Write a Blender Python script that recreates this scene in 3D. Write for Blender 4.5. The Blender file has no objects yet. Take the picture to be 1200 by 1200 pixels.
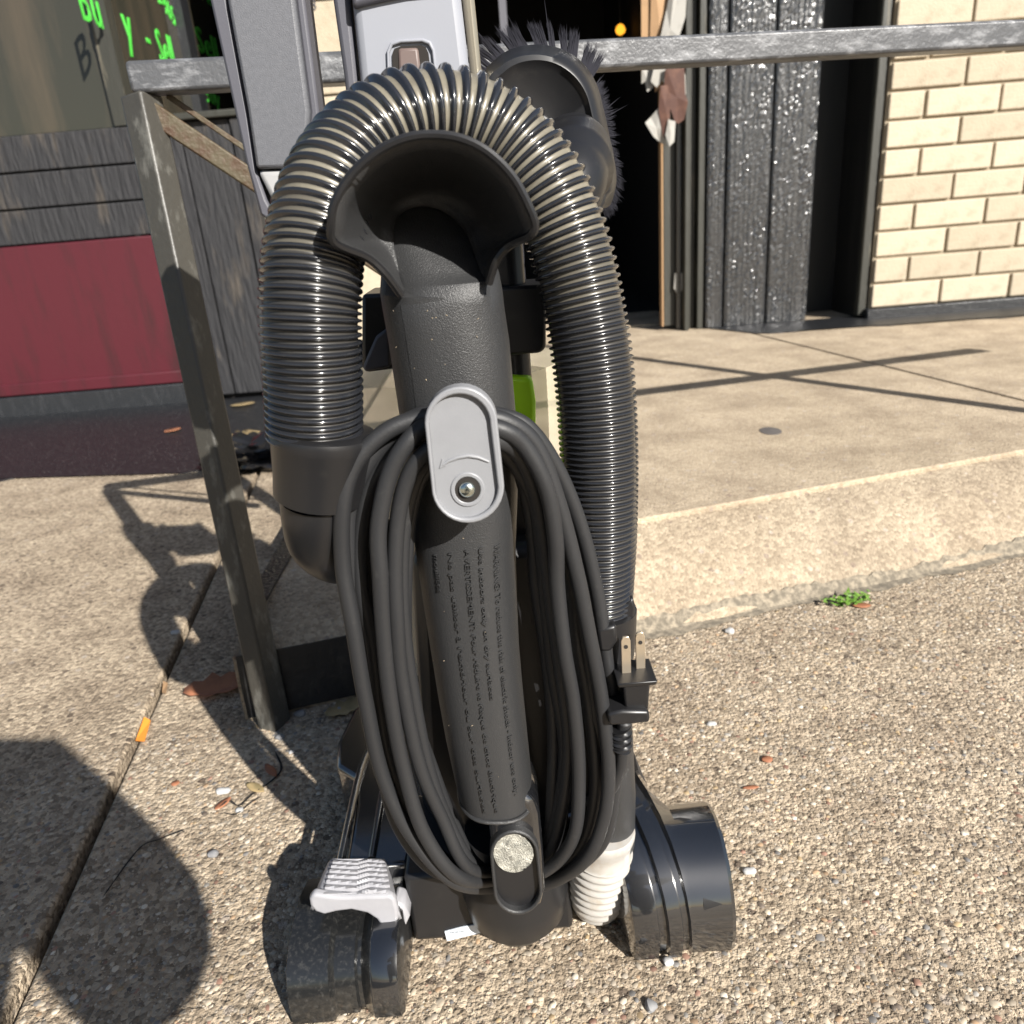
import bpy, bmesh, math, random
import numpy as np
from mathutils import Vector, Matrix
R = math.radians
random.seed(7); rng = np.random.default_rng(7)
sc = bpy.context.scene
col = sc.collection
# ------------------------------------------------------------ camera
F = 900.0; PITCH = math.atan(F/2308); ROLL = math.atan2(190, 2300); CAM = Vector((0, 0, .60))
fw = Vector((0, math.cos(PITCH), -math.sin(PITCH)))
_u = Vector((1, 0, 0)).cross(fw)
RT = math.cos(ROLL)*Vector((1, 0, 0)) - math.sin(ROLL)*_u
UP = math.sin(ROLL)*Vector((1, 0, 0)) + math.cos(ROLL)*_u
cam = bpy.data.cameras.new('camera'); camo = bpy.data.objects.new('camera', cam); col.objects.link(camo)
cam.sensor_width = 36; cam.lens = 27; cam.clip_start = .02; cam.clip_end = 2000
camo.matrix_world = Matrix(((RT.x, UP.x, -fw.x, CAM.x), (RT.y, UP.y, -fw.y, CAM.y), (RT.z, UP.z, -fw.z, CAM.z), (0, 0, 0, 1)))
sc.camera = camo
cam.dof.use_dof = True; cam.dof.focus_distance = .55; cam.dof.aperture_fstop = 11.0
# ------------------------------------------------------------ light
SUND = Vector((-.70, 1.0, -.76)).normalized()          # direction the light travels
elev = math.asin(-SUND.z); az = math.atan2(-SUND.x, -SUND.y)
w = bpy.data.worlds.new('World'); sc.world = w; w.use_nodes = True
nt = w.node_tree; sky = nt.nodes.new('ShaderNodeTexSky'); sky.sky_type = 'NISHITA'; sky.sun_disc = False
sky.sun_elevation = elev; sky.sun_rotation = az
bg = nt.nodes['Background']; bg.inputs[1].default_value = .05
nt.links.new(sky.outputs[0], bg.inputs[0])
sl = bpy.data.lights.new('sun', 'SUN'); sl.energy = 5.0; sl.angle = R(.53); sl.color = (1, .955, .89)
so = bpy.data.objects.new('sun', sl); col.objects.link(so)
so.rotation_euler = SUND.to_track_quat('-Z', 'Y').to_euler(); so.location = (3, -4, 3)
sc.view_settings.view_transform = 'Standard'; sc.view_settings.look = 'None'
sc.view_settings.exposure = .98; sc.view_settings.gamma = 1; sc.view_settings.use_curve_mapping = False
sc.render.engine = 'CYCLES'
sc.render.resolution_x = 1024; sc.render.resolution_y = 1024

def ray(px, py):
    return (fw*F + RT*(px-600) - UP*(py-600)).normalized()
def at(px, py, Y):                       # measured photo pixel at depth Y -> point in the place (metres)
    d = ray(px, py); return CAM + d*(Y/d.y)
def atz(px, py, z=0):
    d = ray(px, py); return CAM + d*((z-CAM.z)/d.z)

# ------------------------------------------------------------ materials
def mat(name, base, rough=.5, metal=0, coat=0, noise=None, bump=None, spec=.5, extra=None):
    m = bpy.data.materials.new(name); m.use_nodes = True
    n = m.node_tree; b = n.nodes['Principled BSDF']
    b.inputs['Base Color'].default_value = (*base, 1); b.inputs['Roughness'].default_value = rough
    b.inputs['Metallic'].default_value = metal; b.inputs['Coat Weight'].default_value = coat
    b.inputs['Specular IOR Level'].default_value = spec
    tc = n.nodes.new('ShaderNodeTexCoord')
    if noise:                            # (scale, second colour, low, high [,stretch])
        t = n.nodes.new('ShaderNodeTexNoise'); t.inputs['Scale'].default_value = noise[0]; t.inputs['Detail'].default_value = 6
        t.inputs['Roughness'].default_value = .65
        mp = n.nodes.new('ShaderNodeMapping')
        if len(noise) > 4: mp.inputs['Scale'].default_value = noise[4]
        n.links.new(tc.outputs['Object'], mp.inputs[0]); n.links.new(mp.outputs[0], t.inputs[0])
        r = n.nodes.new('ShaderNodeValToRGB'); r.color_ramp.elements[0].position = noise[2]; r.color_ramp.elements[1].position = noise[3]
        r.color_ramp.elements[0].color = (*base, 1); r.color_ramp.elements[1].color = (*noise[1], 1)
        n.links.new(t.outputs[0], r.inputs[0]); n.links.new(r.outputs[0], b.inputs['Base Color'])
    if bump:                             # (scale, strength, distance [,stretch])
        t2 = n.nodes.new('ShaderNodeTexNoise'); t2.inputs['Scale'].default_value = bump[0]; t2.inputs['Detail'].default_value = 4
        mp2 = n.nodes.new('ShaderNodeMapping')
        if len(bump) > 3: mp2.inputs['Scale'].default_value = bump[3]
        n.links.new(tc.outputs['Object'], mp2.inputs[0]); n.links.new(mp2.outputs[0], t2.inputs[0])
        bp = n.nodes.new('ShaderNodeBump'); bp.inputs['Strength'].default_value = bump[1]; bp.inputs['Distance'].default_value = bump[2]
        n.links.new(t2.outputs[0], bp.inputs['Height']); n.links.new(bp.outputs[0], b.inputs['Normal'])
        if coat: n.links.new(bp.outputs[0], b.inputs['Coat Normal'])
    if coat: b.inputs['Coat Roughness'].default_value = .07
    return m

def concrete(name, base, c2, c3, bumpd, gr=(.50, 1.30)):
    m = bpy.data.materials.new(name); m.use_nodes = True
    n = m.node_tree; L = n.links.new; b = n.nodes['Principled BSDF']; b.inputs['Roughness'].default_value = .9
    b.inputs['Specular IOR Level'].default_value = .25
    g = n.nodes.new('ShaderNodeNewGeometry')
    def noise(s, d=5):
        t = n.nodes.new('ShaderNodeTexNoise'); t.inputs['Scale'].default_value = s; t.inputs['Detail'].default_value = d
        L(g.outputs['Position'], t.inputs[0]); return t
    def ramp(src, p0, p1, a, c):
        r = n.nodes.new('ShaderNodeValToRGB'); r.color_ramp.elements[0].position = p0; r.color_ramp.elements[1].position = p1
        r.color_ramp.elements[0].color = (*a, 1); r.color_ramp.elements[1].color = (*c, 1); L(src, r.inputs[0]); return r
    def mix(f, a, c, bt='MIX'):
        x = n.nodes.new('ShaderNodeMix'); x.data_type = 'RGBA'; x.blend_type = bt
        if isinstance(f, float): x.inputs[0].default_value = f
        else: L(f, x.inputs[0])
        L(a, x.inputs[6]); L(c, x.inputs[7]); return x.outputs[2]
    v = n.nodes.new('ShaderNodeTexVoronoi'); v.inputs['Scale'].default_value = 190; L(g.outputs['Position'], v.inputs[0])
    v2 = n.nodes.new('ShaderNodeTexVoronoi'); v2.inputs['Scale'].default_value = 75; L(g.outputs['Position'], v2.inputs[0])
    big = ramp(noise(2.2).outputs[0], .35, .7, base, c2)
    sep = n.nodes.new('ShaderNodeSeparateColor'); L(v.outputs['Color'], sep.inputs[0])
    grain = ramp(sep.outputs[0], 0, 1, (gr[0], gr[0]*.95, gr[0]*.9), (gr[1], gr[1]*.98, gr[1]*.95))
    c = mix(1.0, big.outputs[0], grain.outputs[0], 'MULTIPLY')
    sep2 = n.nodes.new('ShaderNodeSeparateColor'); L(v2.outputs['Color'], sep2.inputs[0])
    fl = ramp(sep2.outputs[1], .86, .9, (0, 0, 0), (1, 1, 1))
    d2 = ramp(v2.outputs['Distance'], .30, .38, (1, 1, 1), (0, 0, 0))
    ff = n.nodes.new('ShaderNodeMath'); ff.operation = 'MULTIPLY'; L(fl.outputs[0], ff.inputs[0]); L(d2.outputs[0], ff.inputs[1])
    fcol = ramp(sep2.outputs[2], .2, .8, c3, (.42, .36, .3))
    c = mix(ff.outputs[0], c, fcol.outputs[0])
    st = ramp(noise(9, 8).outputs[0], .3, .62, (.66, .63, .6), (1.04, 1.03, 1.0))
    c = mix(.8, c, st.outputs[0], 'MULTIPLY')
    L(c, b.inputs['Base Color'])
    add = n.nodes.new('ShaderNodeMath'); add.operation = 'ADD'; L(noise(420, 3).outputs[0], add.inputs[0])
    sm = n.nodes.new('ShaderNodeMath'); sm.operation = 'MULTIPLY'; sm.inputs[1].default_value = -.9; L(v.outputs['Distance'], sm.inputs[0]); L(sm.outputs[0], add.inputs[1])
    bp = n.nodes.new('ShaderNodeBump'); bp.inputs['Strength'].default_value = .9; bp.inputs['Distance'].default_value = bumpd
    L(add.outputs[0], bp.inputs['Height']); L(bp.outputs[0], b.inputs['Normal'])
    return m

M = {}
M['conc'] = concrete('aggregate_concrete', (.45, .38, .295), (.40, .335, .255), (.14, .11, .085), .0034)
M['conc2'] = concrete('smooth_concrete', (.44, .375, .29), (.395, .335, .255), (.30, .24, .19), .0012, (.80, 1.12))
M['conc3'] = concrete('curb_concrete', (.40, .34, .26), (.32, .275, .215), (.24, .19, .15), .0018, (.70, 1.18))
M['dirtshade'] = mat('dirt_and_hole_shade', (.018, .015, .013), .95)  # dirt in the joints; also the painted shade inside small holes
M['grime'] = mat('dark_grit', (.13, .112, .085), .95, noise=(110, (.30, .255, .19), .42, .66), bump=(300, .3, .002))
M['tar'] = mat('black_tar_paint_glints', (.012, .013, .015), .36, noise=(150, (.16, .155, .15), .57, .74), bump=(160, .6, .004))  # pale speckle paints the sunlit sparkle into the colour
M['blackpaint'] = mat('glossy_black_paint', (.020, .021, .023), .27, coat=.45, noise=(60, (.036, .037, .04), .5, .75, (1, 1, .3)), bump=(260, .35, .002), spec=.8)
M['shadeblack'] = mat('shaded_black_paint', (.014, .0145, .014), .5, noise=(14, (.03, .03, .027), .5, .75, (1, 1, .1)))  # darker, duller copy of the black paint, carrying the recess's shade
M['blackface'] = mat('black_painted_concrete', (.012, .0115, .012), .55, noise=(40, (.04, .036, .03), .55, .8), bump=(90, .5, .003))
M['olivetrim'] = mat('olive_black_trim', (.03, .03, .024), .5, noise=(25, (.16, .14, .1), .6, .72, (1, 1, .1)), bump=(60, .5, .003, (1, 1, .2)))
M['brickpaint'] = mat('cream_painted_brick', (.42, .36, .265), .75, noise=(16, (.33, .275, .195), .5, .75), bump=(140, .6, .003))
M['mortar'] = mat('cream_mortar', (.29, .24, .17), .9, bump=(200, .6, .003))
M['woodgrey'] = mat('weathered_grey_wood_shaded', (.017, .017, .019), .75, noise=(13, (.060, .050, .040), .55, .70, (1, 1, .25)), bump=(70, 1.0, .010, (1, 1, .14)))  # darkened so the boards carry their shade in the colour
M['red'] = mat('red_paint_shaded', (.070, .011, .017), .4, noise=(14, (.040, .012, .014), .5, .72, (1, 1, .15)), bump=(40, .25, .002))  # red lowered to hold the wall's shade in the colour
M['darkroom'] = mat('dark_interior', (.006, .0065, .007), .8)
M['glass'] = mat('reflection_streaked_glass', (.035, .034, .026), .08, noise=(7, (.075, .06, .042), .45, .75, (1, 1, .12)))  # brown upright streaks are window reflections painted into the colour
M['green'] = mat('green_window_paint', (.07, .55, .055), .6, noise=(60, (.035, .33, .03), .58, .7))
M['ink'] = mat('dark_ink', (.06, .06, .07), .8)
M['paper'] = mat('white_paper', (.30, .29, .265), .8, noise=(20, (.2, .19, .17), .5, .8))
M['tan'] = mat('tan_cardboard', (.34, .21, .11), .8, noise=(20, (.26, .16, .085), .5, .8))
M['redbrown'] = mat('red_brown_paper', (.065, .026, .017), .75, noise=(20, (.14, .065, .04), .5, .8))
M['steel'] = mat('worn_painted_steel', (.070, .072, .077), .36, .0, noise=(90, (.25, .255, .265), .50, .72, (.3, 1, 1)), bump=(260, .5, .0012))
M['steelgreen'] = mat('grey_green_painted_steel', (.050, .047, .040), .45, .0, noise=(45, (.125, .122, .108), .55, .68, (1, 1, .4)), bump=(120, .5, .0015))
M['rust'] = mat('rusty_brass_steel_shaded', (.075, .060, .034), .5, .2, noise=(60, (.06, .032, .016), .45, .65), bump=(150, .6, .0015))  # toned down so the braces' shade sits in the colour
M['rustspot'] = mat('rust_spot', (.13, .05, .035), .8)
M['plastic'] = mat('textured_black_plastic', (.027, .0275, .0285), .42, noise=(420, (.048, .048, .048), .6, .74), bump=(1300, .5, .0008))
M['plastic2'] = mat('smooth_black_plastic', (.012, .012, .013), .36, noise=(60, (.024, .0235, .022), .6, .8))
M['gloss'] = mat('glossy_black_plastic', (.009, .0095, .011), .27, coat=1.0, noise=(140, (.02, .02, .0195), .62, .9))
M['gloss'].node_tree.nodes['Principled BSDF'].inputs['Coat IOR'].default_value = 1.95
M['dusty'] = mat('dusty_black_plastic', (.011, .0115, .012), .24, coat=.6, noise=(260, (.045, .044, .041), .5, .8), bump=(700, .12, .0003))
M['hosering'] = mat('hose_ring_plastic', (.016, .017, .020), .17, coat=.6, noise=(90, (.034, .033, .03), .62, .8))
M['hosebase'] = mat('hose_groove_dusty', (.165, .15, .115), .34, coat=.2, noise=(50, (.11, .098, .075), .45, .7))
M['hosedark'] = mat('hose_groove_shaded', (.035, .033, .03), .35)  # occlusion of the tightly packed grooves, put into the colour
M['hosemid'] = mat('hose_groove_dusty_shaded', (.09, .082, .065), .33)  # step between dusty grooves and those with painted occlusion
M['latchbrown'] = mat('brown_grey_plastic', (.13, .095, .085), .5)
M['cord'] = mat('rubber_cord', (.019, .0195, .021), .52, noise=(130, (.034, .034, .034), .6, .8), bump=(600, .3, .0004))
M['grey'] = mat('grey_hook_plastic', (.225, .23, .243), .4, noise=(60, (.21, .215, .227), .4, .7), bump=(900, .15, .0003))
M['slab'] = mat('grey_textured_plastic', (.115, .118, .130), .5, noise=(300, (.093, .096, .106), .4, .7), bump=(1200, .4, .0006))
M['slabdark'] = mat('charcoal_plastic_and_shade', (.085, .085, .1), .5, bump=(900, .2, .0004))  # charcoal parts, and the painted shade of the handle arm's left side
M['slablight'] = mat('pale_grey_plastic', (.33, .33, .33), .55)
M['panel'] = mat('silver_panel_plastic', (.26, .27, .30), .3, bump=(700, .1, .0003))
M['bevelmetal'] = mat('gold_grey_trim', (.30, .27, .21), .25, .5)
M['pedal'] = mat('silver_pedal_plastic', (.32, .32, .34), .38, noise=(60, (.29, .29, .31), .4, .7))
M['screw'] = mat('zinc_screw', (.6, .65, .62), .22, 1)
M['brass'] = mat('nickel_prong', (.72, .62, .48), .3, .85)
M['white_hose'] = mat('translucent_white_hose', (.40, .385, .36), .33, noise=(60, (.33, .285, .225), .5, .75))
M['white_hose'].node_tree.nodes['Principled BSDF'].inputs['Subsurface Weight'].default_value = .25
M['white_hose'].node_tree.nodes['Principled BSDF'].inputs['Subsurface Radius'].default_value = (.006, .005, .004)
M['lime'] = mat('lime_green_plastic_lit', (.48, .92, .01), .4)  # brightened to stand for light shining through the cup
M['dust'] = mat('tan_dust', (.50, .40, .27), .9, noise=(30, (.42, .34, .24), .4, .7))
M['cup'] = mat('clear_dust_cup', (.72, .64, .5), .12)
_b = M['cup'].node_tree.nodes['Principled BSDF']; _b.inputs['Alpha'].default_value = .42
M['lint'] = mat('lint', (.30, .29, .25), .7, noise=(230, (.62, .6, .52), .45, .7), bump=(900, 1, .003))
M['sticker'] = mat('silver_sticker', (.55, .60, .66), .35)
M['bristle'] = mat('grey_black_bristle', (.020, .020, .026), .85, spec=.15)
M['leaf'] = mat('dry_brown_leaf', (.34, .14, .07), .7, noise=(60, (.22, .09, .05), .45, .7))
M['leaf2'] = mat('dry_tan_leaf', (.38, .28, .14), .7, noise=(60, (.25, .2, .1), .45, .7))
M['orange'] = mat('orange_paper', (.85, .30, .04), .6)
M['stone_w'] = mat('pale_stone', (.44, .44, .43), .6, noise=(80, (.34, .34, .34), .4, .7))
M['stone_g'] = mat('grey_stone', (.22, .22, .22), .7, noise=(80, (.16, .16, .17), .4, .7))
M['weed'] = mat('green_weed_leaf', (.10, .22, .03), .5, noise=(60, (.18, .30, .05), .4, .7))
M['bag'] = mat('black_plastic_bag', (.01, .01, .011), .15)
M['bulb'] = mat('warm_lamp_glow', (.9, .5, .1), .5)
_b = M['bulb'].node_tree.nodes['Principled BSDF']; _b.inputs['Emission Color'].default_value = (1, .40, .03, 1); _b.inputs['Emission Strength'].default_value = .9
M['darkspot'] = mat('dark_grey_spot', (.10, .09, .085), .7)
M['denim'] = mat('dark_denim', (.03, .04, .07), .9); M['shirt'] = mat('grey_cotton', (.12, .12, .13), .9)
M['skin'] = mat('skin', (.42, .25, .17), .55); M['hair'] = mat('dark_hair', (.02, .014, .01), .6)
# pebble colour from the stones' own attribute
_n = M['brickpaint'].node_tree; _bs = _n.nodes['Principled BSDF']; _src = _bs.inputs['Base Color'].links[0].from_socket
_oi = _n.nodes.new('ShaderNodeObjectInfo'); _r = _n.nodes.new('ShaderNodeValToRGB'); _r.color_ramp.elements[0].color = (.88, .87, .86, 1); _r.color_ramp.elements[1].color = (1.08, 1.08, 1.09, 1)
_mx = _n.nodes.new('ShaderNodeMix'); _mx.data_type = 'RGBA'; _mx.blend_type = 'MULTIPLY'; _mx.inputs[0].default_value = 1
_n.links.new(_oi.outputs['Random'], _r.inputs[0]); _n.links.new(_src, _mx.inputs[6]); _n.links.new(_r.outputs[0], _mx.inputs[7]); _n.links.new(_mx.outputs[2], _bs.inputs['Base Color'])
m = bpy.data.materials.new('pebbles'); m.use_nodes = True; _n = m.node_tree; _a = _n.nodes.new('ShaderNodeAttribute'); _a.attribute_name = 'tint'
_n.links.new(_a.outputs['Color'], _n.nodes['Principled BSDF'].inputs['Base Color']); _n.nodes['Principled BSDF'].inputs['Roughness'].default_value = .65
M['pebble'] = m

# ------------------------------------------------------------ helpers
def tag(o, label=None, cat=None, group=None, kind=None):
    if label: o['label'] = label
    if cat: o['category'] = cat
    if group: o['group'] = group
    if kind: o['kind'] = kind
    return o
ROOTS = {}
def thing(name, loc, label, cat, group=None):
    o = bpy.data.objects.new(name, None); o.empty_display_size = .05; col.objects.link(o); o.location = loc
    return tag(o, label, cat, group)
def link(name, me, parent=None, mats=(), smooth=None, bevel=0, seg=2, solid=0, sub=0):
    o = bpy.data.objects.new(name, me); col.objects.link(o)
    for mm in mats: me.materials.append(M[mm] if isinstance(mm, str) else mm)
    if parent is not None:
        o.parent = parent
        if parent.parent is None: o.location = -Vector(parent.location)
    if smooth is not None:
        me.polygons.foreach_set('use_smooth', [True]*len(me.polygons))
        if smooth < 180: me.set_sharp_from_angle(angle=R(smooth))
    if solid:
        md = o.modifiers.new('solid', 'SOLIDIFY'); md.thickness = solid; md.offset = 0
    if bevel:
        md = o.modifiers.new('bevel', 'BEVEL'); md.width = bevel; md.segments = seg; md.limit_method = 'ANGLE'; md.angle_limit = R(38)
        md.harden_normals = False
        me.polygons.foreach_set('use_smooth', [True]*len(me.polygons)); me.set_sharp_from_angle(angle=R(50))
    if sub:
        md = o.modifiers.new('sub', 'SUBSURF'); md.levels = sub; md.render_levels = sub
    return o
def mesh(name, vs, fs, mi=None):
    me = bpy.data.meshes.new(name); me.from_pydata([tuple(v) for v in vs], [], fs)
    if mi is not None: me.polygons.foreach_set('material_index', mi)
    bm = bmesh.new(); bm.from_mesh(me); bmesh.ops.recalc_face_normals(bm, faces=bm.faces); bm.to_mesh(me); bm.free()
    return me
def poly(name, vs, fs, m, parent=None, **k):
    return link(name, mesh(name, vs, fs), parent, [m] if not isinstance(m, (list, tuple)) else m, **k)
def prism_pts(front, off):
    n = len(front); vs = list(front)+[Vector(p)+Vector(off) for p in front]
    fs = [tuple(range(n)), tuple(range(2*n-1, n-1, -1))]+[(i, (i+1) % n, n+(i+1) % n, n+i) for i in range(n)]
    return vs, fs
def prism(name, px, Y, depth, m, parent=None, **k):      # outline in the upright plane at depth Y, real thickness behind it
    vs, fs = prism_pts([at(x, y, Y) for x, y in px], (0, depth, 0)); return poly(name, vs, fs, m, parent, **k)
def box_v(x0, x1, y0, y1, z0, z1):
    vs = [Vector(p) for p in ((x0, y0, z0), (x1, y0, z0), (x1, y1, z0), (x0, y1, z0), (x0, y0, z1), (x1, y0, z1), (x1, y1, z1), (x0, y1, z1))]
    return vs, [(0, 3, 2, 1), (4, 5, 6, 7), (0, 1, 5, 4), (1, 2, 6, 5), (2, 3, 7, 6), (3, 0, 4, 7)]
def box(name, b, m, parent=None, **k):
    vs, fs = box_v(*b); return poly(name, vs, fs, m, parent, **k)
def stadium(xc, y0, y1, r0, r1=None, n=12, lean=0):       # px outline, half circles top and bottom
    r1 = r1 or r0; out = []
    for i in range(n+1):
        a = math.pi+math.pi*i/n; out.append((xc+r0*math.cos(a), y0+r0*math.sin(a)))
    for i in range(n+1):
        a = math.pi*i/n; out.append((xc+lean+r1*math.cos(a), y1+r1*math.sin(a)))
    return out
def spline(P, n, closed=False):
    P = [np.array(p, float) for p in P]; N = len(P); out = []
    segs = N if closed else N-1
    for i in range(segs):
        if closed: a, b, c, d = P[(i-1) % N], P[i], P[(i+1) % N], P[(i+2) % N]
        else: a, b, c, d = P[max(i-1, 0)], P[i], P[i+1], P[min(i+2, N-1)]
        for k in range(n):
            t = k/n; out.append(.5*((2*b)+(c-a)*t+(2*a-5*b+4*c-d)*t*t+(3*b-a-3*c+d)*t**3))
    if not closed: out.append(P[-1])
    return np.array(out)
def frames(P, closed=False):
    P = np.array(P); n = len(P)
    T = np.roll(P, -1, 0)-np.roll(P, 1, 0) if closed else np.gradient(P, axis=0)
    T /= np.linalg.norm(T, axis=1)[:, None]+1e-12
    N = np.zeros_like(P); a = np.array([0, -1., 0]) if abs(T[0][1]) < .9 else np.array([1., 0, 0])
    a = a-T[0]*a.dot(T[0]); N[0] = a/np.linalg.norm(a)
    for i in range(1, n):
        v = N[i-1]-T[i]*N[i-1].dot(T[i]); N[i] = v/np.linalg.norm(v)
    return T, N, np.cross(T, N)
def sweep(P, rad, seg=12, closed=False, caps=True, sx=1):
    P = np.array(P); n = len(P); rad = np.broadcast_to(np.array(rad, float), (n,))
    T, N, B = frames(P, closed); th = np.linspace(0, 2*np.pi, seg, endpoint=False)
    V = P[:, None, :]+rad[:, None, None]*(np.cos(th)[None, :, None]*N[:, None, :]*sx+np.sin(th)[None, :, None]*B[:, None, :])
    V = V.reshape(-1, 3); fs = []
    for i in range(n if closed else n-1):
        j = (i+1) % n
        for k in range(seg):
            k2 = (k+1) % seg; fs.append((i*seg+k, i*seg+k2, j*seg+k2, j*seg+k))
    if caps and not closed:
        fs.append(tuple(range(seg))[::-1]); fs.append(tuple((n-1)*seg+k for k in range(seg)))
    return [Vector(v) for v in V], fs
def tube(name, P, rad, m, parent=None, seg=16, closed=False, smooth=40, sx=1, **k):
    vs, fs = sweep(P, rad, seg, closed, sx=sx); return poly(name, vs, fs, m, parent, smooth=smooth, **k)
def bar(name, a, b, wdt, dep, m, parent=None, upv=(0, 0, 1), **k):     # square bar from a to b
    a, b = Vector(a), Vector(b); t = (b-a).normalized(); upv = (0, 1, 0) if abs(t.z) > .95 and upv == (0, 0, 1) else upv; s = t.cross(Vector(upv)).normalized(); u = s.cross(t)
    q = [s*wdt/2+u*dep/2, -s*wdt/2+u*dep/2, -s*wdt/2-u*dep/2, s*wdt/2-u*dep/2]
    vs = [a+x for x in q]+[b+x for x in q]
    return poly(name, vs, [(0, 1, 2, 3), (7, 6, 5, 4)]+[(i, i+4, (i+1) % 4+4, (i+1) % 4) for i in range(4)], m, parent, **k)
def loft(name, rows, m, parent=None, closed=True, caps=True, **k):
    n = len(rows[0]); vs = [p for r in rows for p in r]; fs = []
    for i in range(len(rows)-1):
        for j in range(n if closed else n-1):
            j2 = (j+1) % n; fs.append((i*n+j, i*n+j2, (i+1)*n+j2, (i+1)*n+j))
    if caps and closed: fs += [tuple(range(n))[::-1], tuple((len(rows)-1)*n+j for j in range(n))]
    return poly(name, vs, fs, m, parent, **k)
def text_mesh(s, size, ext, space=1.0):
    c = bpy.data.curves.new('t', 'FONT'); c.body = s; c.size = size; c.extrude = ext; c.resolution_u = 2; c.space_character = space
    o = bpy.data.objects.new('t', c); col.objects.link(o)
    dg = bpy.context.evaluated_depsgraph_get(); me = bpy.data.meshes.new_from_object(o.evaluated_get(dg))
    bpy.data.objects.remove(o); bpy.data.curves.remove(c); return me

# ============================================================ GROUND
def grid_sheet(name, xs, prof, m, kind='structure', label=None):
    rows = [[Vector(p) for p in prof(x)] for x in xs]
    o = loft(name, rows, m, closed=False, smooth=30); tag(o, kind=kind); return o
jx = lambda y: -.395-.14*y                        # the joint between the two lower slabs
B = lambda x: .95+.24*x                           # foot of the kerb
ys = [-6, -2, 0, .3, .6, .9, 1.2, 1.6, 2.2, 3.0]
def sheet(name, pts, m, th=.05, bevel=.004):
    vs, fs = prism_pts([Vector(p) for p in pts], (0, 0, -th)); o = poly(name, vs, fs, m, bevel=bevel); tag(o, kind='structure'); return o
sheet('ground', [(-40, -40, -.032), (40, -40, -.032), (40, 40, -.032), (-40, 40, -.032)], 'dirtshade', .2, 0)
g = .006
sheet('pavement', [(jx(y)+g, y, 0) for y in ys if y < .9]+[(jx(.93)+g, .93, 0), (-.40, 1.2, 0), (6, 2.6, 0), (6, -6, 0)][0:0] + [(jx(3.0)+g, 3.0, 0), (-.30, 3.0, 0), (-.30, 1.10, 0), (6, 1.10+.24*6.3, 0), (6, -6, 0)], 'conc')
sheet('pavement', [(-8, -6, 0), (jx(-6)-g, -6, 0)]+[(jx(y)-g, y, 0) for y in ys[1:]]+[(-8, 3.0, 0)], 'conc')
sheet('road', [(-40, -6.05, -.02), (40, -6.05, -.02), (40, -30, -.02), (-40, -30, -.02)][::-1], 'tar', .1, 0)

def kerb_profile(x):
    t = min(1, max(0, (x+.10)/.30)); t = t*t*(3-2*t)          # left: upright painted face; right: worn slope
    y0 = B(x); n = lambda s: (math.sin(x*13+s)+math.sin(x*29+2*s))*.0018
    a = [(y0-.004, -.03), (y0+n(1), .004), (y0+.003+n(2), .05), (y0+.006+n(3), .094), (y0+.030, .105), (y0+.09, .114), (y0+.16, .12)]
    b = [(y0-.006, -.03), (y0+n(1), .006), (y0+.025+n(2), .03), (y0+.06+n(3), .058), (y0+.10, .085), (y0+.145, .108), (y0+.19, .12)]
    return [(x, (1-t)*p[0]+t*q[0], (1-t)*p[1]+t*q[1]) for p, q in zip(a, b)]
seam = lambda y: 1.08-.2*(y-2.069)
xs = list(np.linspace(-.375, 3.2, 90))
grid_sheet('kerb', xs, kerb_profile, 'conc3')
# upper pavement behind the kerb: two slabs with an open joint
def up(name, L, Rr):
    yl = [1.0, 1.4, 1.8, 2.3, 2.8, 3.26]
    def yy(x): return B(x)+.155
    pts = []
    n = 26
    if Rr is None:   # left slab, from x=-.375 to the seam
        front = [(x, yy(x), .1195) for x in np.linspace(-.375, 1.17, n)]
        pts = front+[(seam(y)-.005, y, .1195) for y in (1.6, 2.0, 2.4, 2.8, 3.26)]+[(-.375, 3.26, .1195)]
    else:
        front = [(x, yy(x), .1195) for x in np.linspace(1.182, 5, n)]
        pts = front+[(5, 3.26, .1195)]+[(seam(y)+.005, y, .1195) for y in (3.26, 2.8, 2.4, 2.0, 1.6)]
    return sheet(name, pts, 'conc2', .2, .003)
up('upper_pavement', -1, None); up('upper_pavement', 1, 1)
# black paint on the upright face of the kerb, and along its open edge
pf = []
for x in np.linspace(-.37, -.07, 24):
    p = kerb_profile(x); pf.append([Vector((q[0], q[1]-.003, q[2]+.001)) for q in p[1:4]])
o = loft('kerb_paint', pf, 'blackface', closed=False, solid=.002); tag(o, kind='structure')
o = poly('edge_tar', [Vector(p) for p in ((-.377, .93, .1225), (-.352, .93, .1225), (-.405+.05, 1.95, .1225), (-.405, 1.95, .1225))], [(0, 1, 2, 3)], 'tar', solid=.004); tag(o, kind='structure')
gv, gf = [], []
xx = np.linspace(-.02, 1.6, 160)
for k, x in enumerate(xx):
    d = .009+.010*abs(math.sin(x*7.3))*abs(math.sin(x*19))+random.uniform(0, .008); u_ = .0045+random.uniform(0, .006)+.006*abs(math.sin(x*5.1))
    gv += [Vector((x, B(x)-d, .0017)), Vector((x, B(x)-.0035, .0030)), Vector((x, B(x)+u_-.001, .0085+u_*.95))]
for k in range(len(xx)-1):
    for q in (0, 1): gf.append((k*3+q, k*3+3+q, k*3+4+q, k*3+1+q))
o = poly('kerb_grime', gv, gf, 'grime'); tag(o, kind='structure')
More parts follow.
